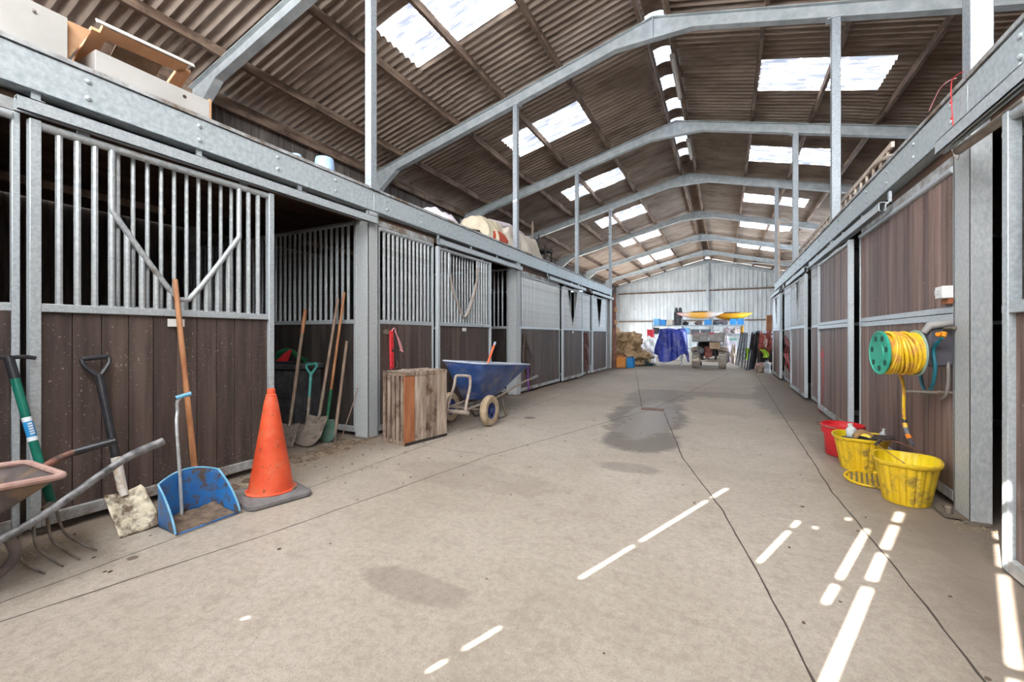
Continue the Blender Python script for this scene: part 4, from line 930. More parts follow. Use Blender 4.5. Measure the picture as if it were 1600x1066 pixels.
# hose reel
yel = M2('yellow_hose', (.80,.50,.01), (.86,.58,.04), 9, .4, dirt=(.66,.30,.08), dirt_amt=.45, dscale=14, bmp=.03)
teal2 = M2('green_reel', (.02,.30,.20), (.05,.42,.30), 4, .4, dirt=(.03,.2,.15), dirt_amt=.3); reel_d = M2('dark_reel_bracket', (.05,.05,.06), (.11,.10,.12), 6, .5)
t = thing('hose_reel', 'wall mounted hose reel with a green disc and yellow hose, above the yellow tubs', 'hose reel', (1.15, 4.01, 1.075))
ax = Vector((-.99, -.12, 0)).normalized(); s2 = Vector((ax.y, -ax.x, 0)); C0 = Vector((1.225, 4.025, 1.075)); upv = Vector((0,0,1))
def disc(c, r, th_, holes, mm, name, hub=True):
    m = MB(); n = 48; fs = []; vs = []
    # solid disc with recessed round holes drawn as dark inset cups
    for r_, h_ in ((0, th_), (r*.44, th_), (r*.46, th_*.6), (r*.9, th_*.6), (r*.93, th_), (r, th_*.7), (r, 0), (0, 0)):
        for k in range(n): a = 2*PI*k/n; vs.append(c + ax*h_ + (s2*math.cos(a) + upv*math.sin(a)) * r_)
    for i in range(7):
        for k in range(n): l = (k+1) % n; fs.append((i*n+k, i*n+l, (i+1)*n+l, (i+1)*n+k))
    return m.add(vs, fs).build(name, mm, t)
fd_ = disc(C0 + ax*.205, .160, .014, 7, teal2, 'front_disc')
hole_m = flat('reel_hole', (.01,.07,.05), .6)
for k in range(7):
    a = 2*PI*k/7 + .2; c = C0 + ax*.2145 + (s2*math.cos(a) + upv*math.sin(a)) * .112
    m = MB(); m.tube([c - ax*.006, c + ax*.0015], .021, 16); m.build('disc_hole', hole_m, fd_)
disc(C0 - ax*.0, .165, .010, 0, M2('pale_green_disc', (.22,.36,.30), (.32,.46,.40), 5, .5), 'rear_disc')
MB().tube([C0, C0 + ax*.2], .07, 20).build('drum', reel_d, t)
P = []; turns = 11
for layer in (0, 1):
    for k in range(turns*28):
        a = 2*PI*k/28; q = (k / (turns*28)); q = q if layer == 0 else 1 - q
        rr = (.122 if layer == 0 else .143) + .006*math.sin(a*.37 + layer); w2 = .026*math.sin(a*1.0 + layer*2.5 + k*.02)
        P.append(C0 + ax*(.018 + .165*q + w2*.8) + (s2*math.cos(a) + upv*math.sin(a)) * rr)
MB().tube(P, .0108, 8).build('coiled_hose', yel, t)
hg = C0 + ax*.08 + Vector((0,0,-.13))
Ph = bez([C0 + ax*.08 + s2*.10 + Vector((0,0,-.09)), atx(1411,600,1.19), atx(1412,640,1.20), atx(1413,655,1.21)], 8)
MB().tube(Ph, .0105, 10).build('hanging_hose', yel, t)
a, b, c, d_ = atx(1412.5,655,1.21), atx(1416,673,1.215), atx(1420,684,1.22), atx(1427,695,1.225)
MB().tube([a, a.lerp(b,.35)], .0155, 12).build('connector', black_pl, t); MB().tube([a.lerp(b,.35), a.lerp(b,.75)], .015, 12).build('connector', yel, t)
MB().tube([a.lerp(b,.75), c], .015, 12).build('connector', flat('grey_connector', (.15,.15,.17), .5), t); MB().tube([b.lerp(c,.6), c.lerp(d_,.2)], .0165, 12).build('connector_ring', flat('orange_ring', (.8,.22,.02), .4), t)
MB().tube([c, d_], [.014, .008], 12).build('nozzle', flat('dark_nozzle', (.08,.085,.11), .5), t)
m = MB(); m.box(1.29, 1.44, 4.03, 4.09, .98, 1.26); m.build('wall_bracket', reel_d, t, bevel=.02)
m = MB().tube([(1.43,4.03,1.29), (1.30,4.03,1.27), (1.27,4.03,1.22)], [.022,.028,.02], 12); m.build('bracket_arm', M2('grey_arm', (.25,.24,.23), (.4,.38,.36), 6, .6), t)
m = MB(); m.tube(bez([(1.34,3.93,1.22), (1.33,3.915,1.19)], 3), .018, 10); m.tube([(1.36,3.96,1.215), (1.30,3.90,1.21)], .014, 10); m.build('tap_connector', flat('orange_connector', (.80,.28,.01), .4), t)
blue_h = M2('teal_hose', (.01,.13,.18), (.02,.22,.30), 6, .4)
MB().tube(bez([(1.33,3.915,1.19), atx(1459,545,1.32), atx(1461,575,1.32), atx(1457,602,1.32), atx(1449,614,1.33), atx(1441,602,1.34), atx(1438,580,1.35), atx(1440,555,1.36)], 8), .0115, 10).build('feed_hose', blue_h, t)
MB().tube(bez([(1.39,4.06,1.24), (1.40,4.05,1.1), (1.40,4.03,.9), (1.40,4.07,.78), (1.40,4.14,.74)], 8), .010, 10).build('grey_hose', M2('grey_hose', (.22,.19,.17), (.32,.29,.27), 6, .6), t)
MB().tube([(1.395,3.93,1.255), (1.39,3.98,1.252), (1.38,4.03,1.25)], .012, 10).build('tap_arm', dull_steel, t)
m = MB(); lp = bez([(1.44,4.06,.80), (1.30,4.06,.80), (1.20,4.04,.80), (1.17,4.0,.80), (1.20,3.97,.805), (1.30,3.99,.80), (1.36,4.02,.80)], 6); m.tube(lp, .0085, 8); m.build('hose_guide', dull_steel, t)
t = thing('tie_twine', 'thin red twine tied round the nearest right steel post and beam', 'twine', (XR, 3.8, 2.6))
loop([(1490,205), (1487,165), (1486,140), (1488,125), (1494,118), (1505,112)], XR - .035, .003).build('strand', red_w, t)
loop([(1452,173), (1458,160), (1468,140), (1480,128), (1494,122)], XR + .03, .004).build('strand', pink_w, t)
for (u, v) in ((1486,160), (1487,185), (1482,220)): MB().blob(atx(u, v, XR - .035), .010, u, .3, 2, 1).build('knot', red_w, t)
t = thing('cobweb_tail', 'dusty frayed string hanging from the right beam near the wide pillar', 'string', (XR, 3.9, 2.4)); loop([(1482,222), (1488,235), (1496,250), (1502,228), (1510,208)], XR - .045, .0035).build('strand', M2('dusty_string', (.4,.36,.33), (.55,.5,.46), 30, .9), t)
tag(MB().tube(bez([(1.33,3.70,2.38), (1.36,3.4,2.39), (1.38,3.1,2.40)], 5), .028, 12).build('rolled_sack', M2('dusty_grey_roll', (.30,.26,.22), (.48,.44,.40), 8, .9, dirt=(.25,.15,.1), dirt_amt=.3), None), 'dusty grey roll lying behind the track over the dark right opening', 'roll')

# tubs and bucket
yt = M2('muddy_yellow_tub', (.66,.42,.01), (.78,.54,.02), 6, .5, dirt=(.26,.17,.05), dirt_amt=.42, dscale=8, bmp=.12)
yi = M2('yellow_tub_inside', (.78,.58,.01), (.84,.64,.02), 3, .45, bmp=.02)
def tub(label, c, rx, ry, h_, rot, ribs=20, bx=.72, lean=(0,0)):
    t = thing('tub', label, 'tub', (*c, 0), rot, 'yellow tubs on the right')
    n = 80
    def ring(k, z, out=0):
        s = bx + (1-bx)*k; vs = []
        for i in range(n):
            a = 2*PI*i/n; rib = -.009 if (i % (n//ribs) == 0 and 0 < k < .93) else 0
            vs.append(Vector(((rx*s + rib + out)*math.cos(a), (ry*s + rib + out)*math.sin(a), z + .006*math.sin(3*a)*k*k)))
        return vs
    prof = [(0,.002,-.03), (0,.004,0), (.1,h_*.1,.0), (.3,h_*.3,0), (.6,h_*.6,0), (.9,h_*.9,0), (.92,h_*.915,.012), (.97,h_*.975,.014), (1,h_,.010), (1,h_,-.004)]
    inn = [(.92,h_*.92,-.008), (.5,h_*.5,-.008), (.08,.012,-.008)]
    m = MB(); R = [ring(*p) for p in prof]; m.v = [q for r_ in R for q in r_]
    for i in range(len(R)-1):
        for k in range(n): l = (k+1) % n; m.f.append((i*n+k, i*n+l, (i+1)*n+l, (i+1)*n+k))
    m.build('tub_wall', yt, t, local=True)
    m = MB(); R = [ring(*prof[-1])] + [ring(*p) for p in inn]; m.v = [q for r_ in R for q in r_]
    for i in range(len(R)-1):
        for k in range(n): l = (k+1) % n; m.f.append((i*n+k, i*n+l, (i+1)*n+l, (i+1)*n+k))
    m.f.append(tuple((len(R)-1)*n + k for k in range(n))); m.build('tub_lining', yi, t, local=True)
    return t
t = tub('empty muddy yellow rubber tub with its wire handle up, nearest of the two tubs', (1.185, 4.07), .185, .235, .31, math.radians(-14))
wire = MB().tube(bez([(.02,-.225,.29), (-.13,-.15,.385), (-.16,-.05,.405), (-.05,.10,.40), (.12,.19,.31), (.13,.2,.29)], 8), .003, 6).build('wire_handle', rust, t, local=True)
MB().tube([(-.165,-.10,.40), (-.14,.03,.409)], .011, 10).build('grip', black_pl, wire, local=True)
t2 = tub('yellow rubber tub full of brushes and bottles, behind the nearest yellow tub', (1.10, 4.86), .20, .225, .30, math.radians(-10))
MB().box(-.12, .12, -.14, .14, .20, .215).build('contents_base', flat('dark_contents', (.03,.03,.03), .8), t2, local=True)
red_b = M2('red_bucket', (.55,.015,.02), (.66,.03,.04), 5, .4, dirt=(.45,.10,.09), dirt_amt=.3, dscale=6)
t = thing('bucket', 'red plastic bucket standing behind the full yellow tub', 'bucket', (1.06, 5.32, 0))
MB().lathe([(0,.004),(.135,.004),(.14,.01),(.155,.22),(.175,.225),(.178,.27),(.182,.30),(.182,.315),(.172,.315),(.168,.27),(.15,.22),(.13,.02),(0,.02)], n=40).build('bucket_body', red_b, t, local=True)
MB().tube(bez([(-.0,-.18,.28), (-.16,-.13,.30), (-.225,-.03,.305), (-.19,.08,.30), (-.05,.18,.28)], 6), .004, 6).build('wire_handle', dull_steel, t, local=True)
t = thing('slatted_lid', 'flat yellow slatted plastic lid lying on the floor between the tubs', 'tray', (1.08, 4.50, 0), math.radians(-12))  # loose lid of a yellow tub
MB().tube([(.165*math.cos(2*PI*k/40), .235*math.sin(2*PI*k/40), .012) for k in range(40)], .011, 8, closed=True).build('rim', yt, t, local=True)
for k in range(-4, 5): x = k*.034; l = .225*math.sqrt(1 - (x/.17)**2); MB().box(x-.009, x+.009, -l, l, .004, .014).build('slat', yt, t, local=True)
# contents of the full tub
clear_p = M2('clear_plastic', (.55,.62,.62), (.75,.80,.80), 8, .15)
def bottle(label, c, r, h_, m1, m2, tilt=(0,0,0)):
    t = thing('bottle', label, 'bottle', c, rot=tilt); MB().lathe([(0,0),(r,0),(r*1.03,.01),(r,.3*h_),(r*.9,.35*h_),(r,.4*h_),(r,.72*h_),(r*.45,.86*h_),(r*.4,.9*h_)], n=20).build('bottle_body', m1, t, local=True)
    MB().lathe([(r*.46,.9*h_),(r*.48,h_),(0,h_)], n=16).build('cap', m2, t, local=True); return t
bottle('clear ribbed plastic bottle leaning in the left of the full tub', (1.035, 4.79, .222), .042, .19, clear_p, plate_m, (-.05, -.12, 0))
bottle('small white capped spray bottle at the right of the full tub', (1.235, 4.82, .217), .026, .17, flat('grey_bottle', (.4,.42,.45), .3), plate_m, (.1, .1, 0))
t = thing('brush', 'curved brown grooming brush lying upside down on the full tub', 'brush', (1.11, 4.72, .28))
MB().grid(lambda a, b: (1.02 + .17*a, 4.70 + .09*(b-.5), .305 + .055*math.sin(PI*a)**.7 + .012*math.sin(2*PI*a)), 18, 6).build('brush_back', M2('brown_brush', (.30,.17,.07), (.42,.26,.13), 8, .7), t, solid=.02)
t = thing('brush', 'black handled brush resting on the rim of the full yellow tub', 'brush', (1.2, 4.64, .30))
MB().box(1.13, 1.29, 4.62, 4.68, .318, .332).build('brush_back', black_pl, t, bevel=.005); MB().box(1.14, 1.28, 4.625, 4.675, .332, .352).build('bristles', leather, t)
tag(MB().blob((1.06, 4.80, .25), (.10, .10, .045), 3, .3, 2, 3).build('cloth_bundle', M2('dark_rag', (.03,.04,.055), (.10,.11,.13), 9, .8), None), 'dark crumpled rag inside the full yellow tub', 'rag')
tag(MB().tube([(1.10,4.88,.262), (1.19,4.78,.275)], .02, 12).build('torch', dull_steel, None), 'silver tube shaped tool lying inside the full yellow tub', 'tool')

# ropes on the right row
t = thing('lead_rope', 'bright red lead ropes hanging just beyond the wood faced right door', 'rope', atx(1284, 640, XR - .02))
for k in range(5):
    u = 1281.5 + k*1.0; loop([(u,530+k*3), (u+1.5,552), (u-2+k,575), (u+1,600+k*4), (u-1.5,628+k*3), (u-3,644)], XR - .015 - .008*k, .014).build('strand', red_w, t)
for k in range(3): loop([(1279,548+k*3), (1283,553+k*3), (1287,549+k*3)], XR - .05, .010).build('strand', red_w, t)
t = thing('bridle', 'dark bridle with a red strap hanging near the far end of the right row', 'bridle', atx(1230, 570, XR - .02))
for k in range(7):
    u = 1225.5 + k*1.3; loop([(u,524+k*2), (u+1.6,538+k), (u-1,552), (u+1.4,560+k*2), (u,568+k*2)], XR - .012, .016).build('strap', [leather, leather, red_w][k % 3], t)

# dusty battens under the deck inside the left stalls
for y0, y1, lb in ((-.4, 2.55, 'long dusty pale batten hanging under the deck inside the nearest left stall'), (4.3, 5.6, 'short dusty pale batten under the deck behind the crate stall bars')):
    tag(MB().box(-5.64, -5.60, y0, y1, 2.56, 2.63).build('batten', grey_wood, None), lb, 'batten')

# ================================================================== far end of the barn
def pbox(u0, u1, v0, v1, Y, dep, z0=None):             # extents read at depth Y, real box there
    a, b = aty(u0, v0, Y), aty(u1, v0, Y); za = aty((u0+u1)/2, v0, Y).z; zb = aty((u0+u1)/2, v1, Y).z if z0 is None else z0
    return (min(a.x, b.x), max(a.x, b.x), Y, Y + dep, min(za, zb), max(za, zb))
# hay
hay_m = M2('hay', (.32,.20,.10), (.66,.48,.29), 14, .95, 0, (1,1,2.5), dirt=(.12,.08,.04), dirt_amt=.36, dscale=4, bmp=1.0)
m = MB()
for i, (x, y, z, rx, ry, rz_) in enumerate(((-4.5,18.2,.45,.9,.7,.5), (-3.7,18.0,.38,.55,.6,.42), (-4.3,18.3,1.0,.8,.6,.42), (-3.5,18.1,.95,.42,.5,.35), (-3.15,18.0,.3,.5,.6,.3), (-4.7,19,.8,.9,.8,.62), (-3.6,18.4,1.15,.4,.5,.2))):
    m.blob((x, y, z), (rx, ry, rz_), i, .38, 2.4, 4, flat=.002)
o = m.build('hay_heap', hay_m, None); tag(o, 'loose brown hay heap past the end of the left stalls', 'hay', kind='stuff')
def straw(n, cx, cy, rx, ry, label, seed, z=.004, ln=(.04, .12)):
    r = random.Random(seed); m = MB()
    for i in range(n):
        x, y = cx + r.gauss(0, rx), cy + r.gauss(0, ry); a = r.uniform(0, PI); l = r.uniform(*ln)/2; w2 = .0015 + .001*r.random()
        d = Vector((math.cos(a), math.sin(a), 0)); p = Vector((-d.y, d.x, 0)); c = Vector((x, y, z + r.random()*.01)); t_ = Vector((0,0,r.uniform(-.006,.006)))
        m.add([c - d*l - p*w2 - t_, c + d*l - p*w2 + t_, c + d*l + p*w2 + t_ , c - d*l + p*w2 - t_], [(0,1,2,3)])
    o = m.build('loose_straw', M2('straw_%d' % seed, (.30,.22,.12), (.55,.44,.28), 20, .9, bmp=0), None, flatshade=True); tag(o, label, 'straw', kind='stuff'); return o
straw(260, -2.0, 17.0, .8, .35, 'scattered straw on the floor in front of the hay heap', 1, ln=(.1,.35))
straw(200, -3.60, 3.2, .10, .35, 'loose straw and dirt on the floor by the tool bay', 2)
straw(90, -3.42, .95, .12, .12, 'wisps of straw on the floor under the rusty wheelbarrow', 3)
straw(70, -3.45, 2.0, .08, .3, 'dry straw bits along the foot of the large barred door behind the cone', 4)
straw(60, 1.38, 3.75, .06, .2, 'straw bits around the foot of the wide right pillar', 5)
rnd = random.Random(5); m = MB()
for i in range(170):
    y = rnd.uniform(1.0, 6.5); x = rnd.choice((-3.3 + rnd.gauss(0, .2), -3.0 + rnd.gauss(0,.5), rnd.uniform(-2.8, 1.2)))
    m.blob((x, y, .003), (rnd.uniform(.003,.012), rnd.uniform(.003,.012), rnd.uniform(.002,.005)), i, .3, 2, 1)
tag(m.build('floor_crumbs', M2('dark_crumbs', (.07,.05,.04), (.18,.13,.10), 30, .95), None), 'small dark crumbs of dirt scattered over the concrete floor', 'dirt', kind='stuff')
m = MB(); [m.blob((-3.46 + rnd.gauss(0,.05), rnd.uniform(1.4, 2.5), .005), (rnd.uniform(.01,.05), rnd.uniform(.01,.05), rnd.uniform(.005,.02)), i, .4, 3, 2, flat=.001) for i in range(34)]
[m.blob((-3.75 + rnd.gauss(0,.09), rnd.uniform(2.6, 3.6), .005), (rnd.uniform(.02,.07), rnd.uniform(.02,.07), rnd.uniform(.005,.02)), i, .4, 3, 2, flat=.001) for i in range(40)]
tag(m.build('swept_muck', pan_dirt, None), 'swept up brown muck along the left stall fronts', 'muck', kind='stuff')
# floor drain
t = thing('drain_cover', 'small square metal drain cover at the crossing of the floor joints', 'drain', (-1.05, 7.25, 0))
MB().box(-1.23, -.87, 7.13, 7.37, .001, .004).build('frame', dull_steel, t)
for k in range(8): MB().box(-1.21 + k*.042, -1.19 + k*.042, 7.15, 7.35, .004, .007).build('grate_bar', rust, t)

# canisters
def canister(label, u0, u1, v0, Y, m_, capm):
    x0, x1, y0, y1, z0, z1 = pbox(u0, u1, v0, 575, Y, .3, 0)
    t = thing('canister', label, 'canister', ((x0+x1)/2, Y + .15, 0)); MB().box(x0, x1, y0, y1, .003, z1 - .05).build('body', m_, t, bevel=.03)
    MB().tube([((x0+x1)/2 - .08, Y + .15, z1 - .05), ((x0+x1)/2 - .08, Y + .15, z1), ((x0+x1)/2 + .08, Y + .15, z1), ((x0+x1)/2 + .08, Y + .15, z1 - .05)], .014, 8).build('carry_handle', m_, t)
    MB().lathe([(.03,0),(.03,.04),(0,.04)], (x1 - .06, Y + .1, z1 - .052), 14).build('cap', capm, t)
canister('faded orange plastic canister standing at the end of the left stalls', 962.5, 977, 556, 16.0, M2('orange_canister', (.70,.25,.03), (.80,.38,.10), 3, .4, dirt=(.55,.14,.04), dirt_amt=.4, dscale=5), flat('red_cap', (.4,.03,.02), .5))
canister('bright blue plastic canister beside the orange one', 978.5, 990, 557.5, 16.2, flat('blue_canister', (.01,.25,.65), .4), flat('black_cap', (.02,.02,.02), .5))
m = MB(); g1, g2 = atz(990, 571), atz(1026, 573); r = random.Random(3)
for k in range(46):
    a = g1.lerp(g2, r.random()*.85); h0 = .35*(1 - (a - g1).length/(g2-g1).length)
    q = [a + Vector((r.uniform(-.15,.15), r.uniform(-.15,.3), h0*r.random() + .02)) for _ in range(4)]; m.tube(bez(q, 4), .012, 5)
tag(m.build('net', flat('dark_teal_net', (.01,.06,.075), .8), None), 'dark teal rope net trailing on the floor right of the blue canister', 'net')
# white sacks behind the hay
for i, (u0, u1, v0, v1, Y, lb) in enumerate(((999,1013,534,550,20.4,'crumpled white sack against the hay heap, upper left of the white sacks'), (1008,1022,528,546,21.1,'white sack on top of the white sack heap, nearest the red box'), (1004,1020,545,562,19.8,'large white sack low beside the blue tarp'), (1014,1024,548,566,19.2,'white sack touching the blue tarp, low down'))):
    x0, x1, y0, y1, z0, z1 = pbox(u0, u1, v0, v1, Y, .5); z0 = max(0, z0)
    tag(MB().blob(((x0+x1)/2, Y + .3, (z0+z1)/2), ((x1-x0)*.55, .27, (z1-z0)*.55), i, .35, 1.8, 4, flat=.002).build('sack', M2('white_sack_%d' % i, (.55,.54,.52), (.80,.80,.78), 5, .7, bmp=.4), None), lb, 'sack', 'white sacks')
x0, x1, y0, y1, z0, z1 = pbox(997, 1024, 534, 560, 21.9, .8, 0); m = MB()
for i in range(5): m.box(x0, x1, y0, y1, .0 + i*.2, .16 + i*.2)
tag(m.build('pallet_stack', crate_m, None), 'stack of wooden pallets behind the white sacks', 'pallet')
def fbox(name, lb, cat, u0, u1, v0, v1, Y, dep, m_, z0=None, group=None, lip=None, bev=.01):
    x0, x1, y0, y1, za, zb = pbox(u0, u1, v0, v1, Y, dep, z0)
    t = thing(name, lb, cat, ((x0+x1)/2, (y0+y1)/2, za), 0, group)
    MB().box(x0, x1, y0, y1, za + .001, zb).build('body', m_, t, bevel=bev)
    if lip: MB().box(x0 - .015, x1 + .015, y0 - .015, y1 + .015, zb - .035, zb + .012).build('lid', lip, t, bevel=.005)
    return t
pal_z = .96
fbox('box', 'bright red plastic box on the pallet stack behind the white sacks', 'box', 1011, 1020, 515.5, 520, 22.0, .4, flat('red_box', (.70,.02,.05), .5), z0=pal_z, lip=flat('red_lid', (.6,.02,.04), .5))
# tarp covered stack
tarp = M2('blue_tarp', (.015,.03,.30), (.05,.08,.52), 4, .38, dirt=(.25,.30,.62), dirt_amt=.40, dscale=6, bmp=.5)
x0, x1 = aty(1023, 540, 18).x, aty(1077, 540, 18).x; zt = aty(1047, 514, 18).z
def tf(a, b):
    th_ = -PI*.5 + 2*PI*a; k = b
    cx, cy = (x0+x1)/2, 18.35; hx, hy = (x1-x0)/2, .45
    ring = (math.cos(th_), math.sin(th_)); r_ = min(1, k*2.2); 
    sx_ = hx * r_ * (.68 + .32*min(1, max(0, (k-.35)*1.7))); sy_ = hy * r_ * (.8 + .2*k)
    z_ = zt - max(0, k - .40) / .6 * (zt - .30 + (.2*math.sin(3*th_ + 1))) 
    f_ = noise.noise(Vector((ring[0]*2.2, ring[1]*2.2, k*1.6))) * .10 * (k > .2) + noise.noise(Vector((ring[0]*6, ring[1]*6, k*3))) * .05
    q = abs(ring[0])**.75 * (1 if ring[0] > 0 else -1), abs(ring[1])**.75 * (1 if ring[1] > 0 else -1)
    return (cx + q[0]*sx_ + f_, cy + q[1]*sy_ + f_*.6, max(.16, z_ + (noise.noise(Vector((ring[0]*3*k, ring[1]*3*k, 9))) * .07 if k < .5 else f_*.5)))
t = thing('tarp_cover', 'crinkled bright blue tarpaulin draped over a stack on a thin leg frame', 'tarpaulin', ((x0+x1)/2, 18.35, 0))
MB().grid(tf, 72, 34).build('tarpaulin', tarp, t, solid=.006)
t = thing('table_frame', 'thin metal leg frame under the blue tarpaulin', 'frame', ((x0+x1)/2, 18.35, 0))
for x in (x0 + .32, x1 - .32):
    for y in (18.1, 18.6): MB().tube([(x, y, 0), (x, y, 1.0)], .012, 8).build('leg', galv, t)
for z in (.22, .36): MB().tube([(x0 + .32, 18.1, z), (x1 - .32, 18.1, z)], .012, 8).build('rail', galv, t)
MB().box(x0 + .3, x1 - .3, 18.08, 18.62, 1.0, zt - .12).build('stack_board', board_old_shaded, t)
# shelving
SY = 24.0
def sx(u): return aty(u, 510, SY).x
def sz(v): return aty(1090, v, SY).z
shm = M2('grey_shelf_steel', (.25,.29,.32), (.36,.40,.43), 6, .5)
t = thing('shelving_unit', 'long grey metal shelving unit across the back, loaded with boxes and kayaks', 'shelving', (-1, SY, 0))
z1_, z2_ = sz(508), sz(521.5)
for u in (1019.5, 1065.3, 1113, 1163):
    for y in (SY, SY + .6): MB().box(sx(u) - .025, sx(u) + .025, y, y + .03, 0, sz(497 if u > 1030 else 500)).build('upright', shm, t)
for z in (.55, z2_, z1_): MB().box(sx(1019), sx(1164), SY - .01, SY + .64, z - .05, z).build('shelf', shm, t)
MB().box(sx(1066), sx(1113), SY - .01, SY + .64, sz(499) - .03, sz(499)).build('shelf', shm, t)
bb = M2('blue_crate_plastic', (.01,.19,.55), (.03,.30,.70), 6, .4)
lb2 = M2('light_blue_plastic', (.10,.38,.70), (.2,.5,.8), 6, .4)
dk = M2('dark_grey_crate', (.07,.08,.09), (.14,.15,.17), 8, .6); dk2 = M2('near_black_plastic', (.015,.015,.02), (.05,.05,.06), 8, .5)
gi = 'blue boxes on the shelves'
for (u0, u1, v0, lev, lb, m_) in ((1021.5,1030,498.5,1,'light blue lidded box at the far left of the top shelf', lb2), (1031.5,1039.5,500,1,'blue box second from the left on the top shelf', bb), (1100.5,1111.5,499.5,1,'blue box under the middle of the kayaks', bb),
                                   (1140.5,1151,498,1,'left one of the two blue crates at the right end of the top shelf', bb), (1152.3,1162,498,1,'right one of the two blue crates at the right end of the top shelf', bb), (1067,1076.5,512,2,'light blue box on the lower shelf beside the tarpaulin', lb2)):
    fbox('storage_box', lb, 'box', u0, u1, v0, 508, SY + .03, .45, m_, z0=(z1_ if lev == 1 else z2_), group=gi, lip=m_ if lev == 1 and u0 < 1035 else None)
for (u0, u1, v0, lev, lb, m_, n_) in ((1042,1051,499.5,1,'cream box beside the black loudspeaker on the top shelf', M2('cream_box', (.5,.45,.36), (.62,.56,.47), 5, .7), 'box'), (1078.5,1092.5,515,2,'dark grey crate left one on the lower shelf', dk, 'crate'), (1094.5,1109.5,515,2,'dark grey crate right one on the lower shelf, behind the buggy', dk, 'crate'),
                                   (1020.5,1028,512,2,'black box at the left end of the lower shelf', dk2, 'box'), (1029,1036,514,2,'black tool case left of the tarpaulin top', dk2, 'case')):
    fbox(n_, lb, 'box', u0, u1, v0, 508, SY + .03, .45, m_, z0=(z1_ if lev == 1 else z2_), lip=m_ if n_ == 'crate' else None)
def blobthing(name, lb, cat, u0, u1, v0, Y, z0, m_, seed, dep=.4, group=None, amp=.3):
    x0, x1 = aty(u0, v0, Y).x, aty(u1, v0, Y).x; zt_ = aty(u0, v0, Y).z; h_ = zt_ - z0
    o = MB().blob(((x0+x1)/2, Y + dep/2 + .02, z0 + h_*.45), ((x1-x0)*.52, dep/2, h_*.6), seed, amp, 2.2, 4, flat=z0 + .001).build(name, m_, None); return tag(o, lb, cat, group)
blobthing('holdall', 'black bag on the top shelf between the uprights, under the pink kayak nose', 'bag', 1066.5, 1075, 503, SY, z1_, dk2, 4)
blobthing('holdall', 'grey bag on the top shelf, left of the middle blue box', 'bag', 1086, 1096, 502, SY, z1_, M2('brown_grey_bag', (.14,.10,.09), (.26,.2,.18), 6, .8), 5)
blobthing('holdall', 'dark grey bag right of the middle blue box on the top shelf', 'bag', 1114.5, 1124, 501.5, SY, z1_, dk, 6)
blobthing('holdall', 'dark purple-grey bag left of the two blue crates', 'bag', 1125.5, 1137, 500.5, SY, z1_, M2('plum_grey_bag', (.10,.09,.11), (.2,.18,.2), 6, .8), 7)
blobthing('cloth_bundle', 'white folded cloth bundle in the middle of the lower shelf', 'cloth', 1112.5, 1126, 516, SY, z2_, M2('white_cloth', (.6,.58,.56), (.75,.73,.72), 5, .8), 8)
blobthing('cloth_bundle', 'dusky pink cloth bundle on the lower shelf right of the white bundle', 'cloth', 1131, 1142, 512.5, SY, z2_, M2('dusky_cloth', (.36,.28,.30), (.55,.46,.47), 5, .8), 9)
blobthing('cloth_bundle', 'pale pink cloth bundle at the right end of the lower shelf', 'cloth', 1143, 1157, 513, SY, z2_, M2('pale_pink_cloth', (.5,.4,.38), (.7,.58,.56), 5, .8), 10)
bottle('yellow-orange bottle at the right end of the lower shelf', (sx(1160.5), SY + .2, z2_ + .001), .09, .42, flat('amber_bottle', (.65,.33,.03), .4), plate_m)
t = thing('loudspeaker', 'tall black loudspeaker with two domes, standing on the shelf left of the kayaks', 'loudspeaker', (sx(1059), SY + .3, z1_))
MB().box(sx(1052.5), sx(1065), SY + .1, SY + .55, z1_ + .001, sz(488)).build('cabinet', dk2, t, bevel=.02)
for u in (1055.5, 1062): MB().lathe([(.0,.30),(.06,.27),(.09,.15),(.10,.06),(.13,0)], (sx(u), SY + .32, sz(488)), 16).build('dome', dk2, t)
for v in (493, 499, 504): MB().lathe([(.10,0),(.11,.02),(.05,.01),(0,.02)], (sx(1058.8), SY + .085, sz(v)), 18, axis='y').build('driver', dk, t)
# kayaks on top of the shelving
def kayak(lb, u0, u1, vc, h_, Y, stops, slope=0):
    a, b = aty(u0, vc, Y), aty(u1, vc + slope, Y); n = 40; L_ = (b - a); rows = []
    m_, nt, bs = new_mat('kayak_' + lb.split()[0]); tc = nd(nt, 'ShaderNodeTexCoord'); sp_ = nd(nt, 'ShaderNodeSeparateXYZ'); nt.links.new(tc.outputs['Generated'], sp_.inputs[0])
    nt.links.new(ramp(nt, sp_.outputs[0], stops), bs.inputs['Base Color']); bs.inputs['Roughness'].default_value = .35
    def f(s, q):
        w_ = math.sin(PI * min(.999, max(.001, s)))**.65; th_ = 2*PI*q
        z_ = h_/2 * w_ * math.sin(th_) * (.75 if math.sin(th_) > 0 else 1.0) + .10*(abs(2*s-1))**3
        return a + L_*s + Vector((0, .30*w_*math.cos(th_), z_))
    t = thing('kayak', lb, 'kayak', ((a+b)/2).to_tuple(), 0, 'kayaks on the shelving')
    MB().grid(f, n, 20).build('hull', m_, t)
    c = a + L_*.5; MB().tube([c + Vector((.38*math.cos(k*PI/10), .19*math.sin(k*PI/10), h_*.37)) for k in range(20)], .022, 8, closed=True).build('cockpit_rim', dk2, t)
kayak('white and orange kayak with a pink nose, lying left on top of the shelving', 1057, 1131, 492.5, .42, SY + .1, [(0, (.75,.35,.33)), (.2, (.80,.62,.55)), (.34, (.80,.45,.10)), (.6, (.82,.40,.06)), (.78, (.70,.62,.60)), (1, (.6,.55,.56))], -1.5)
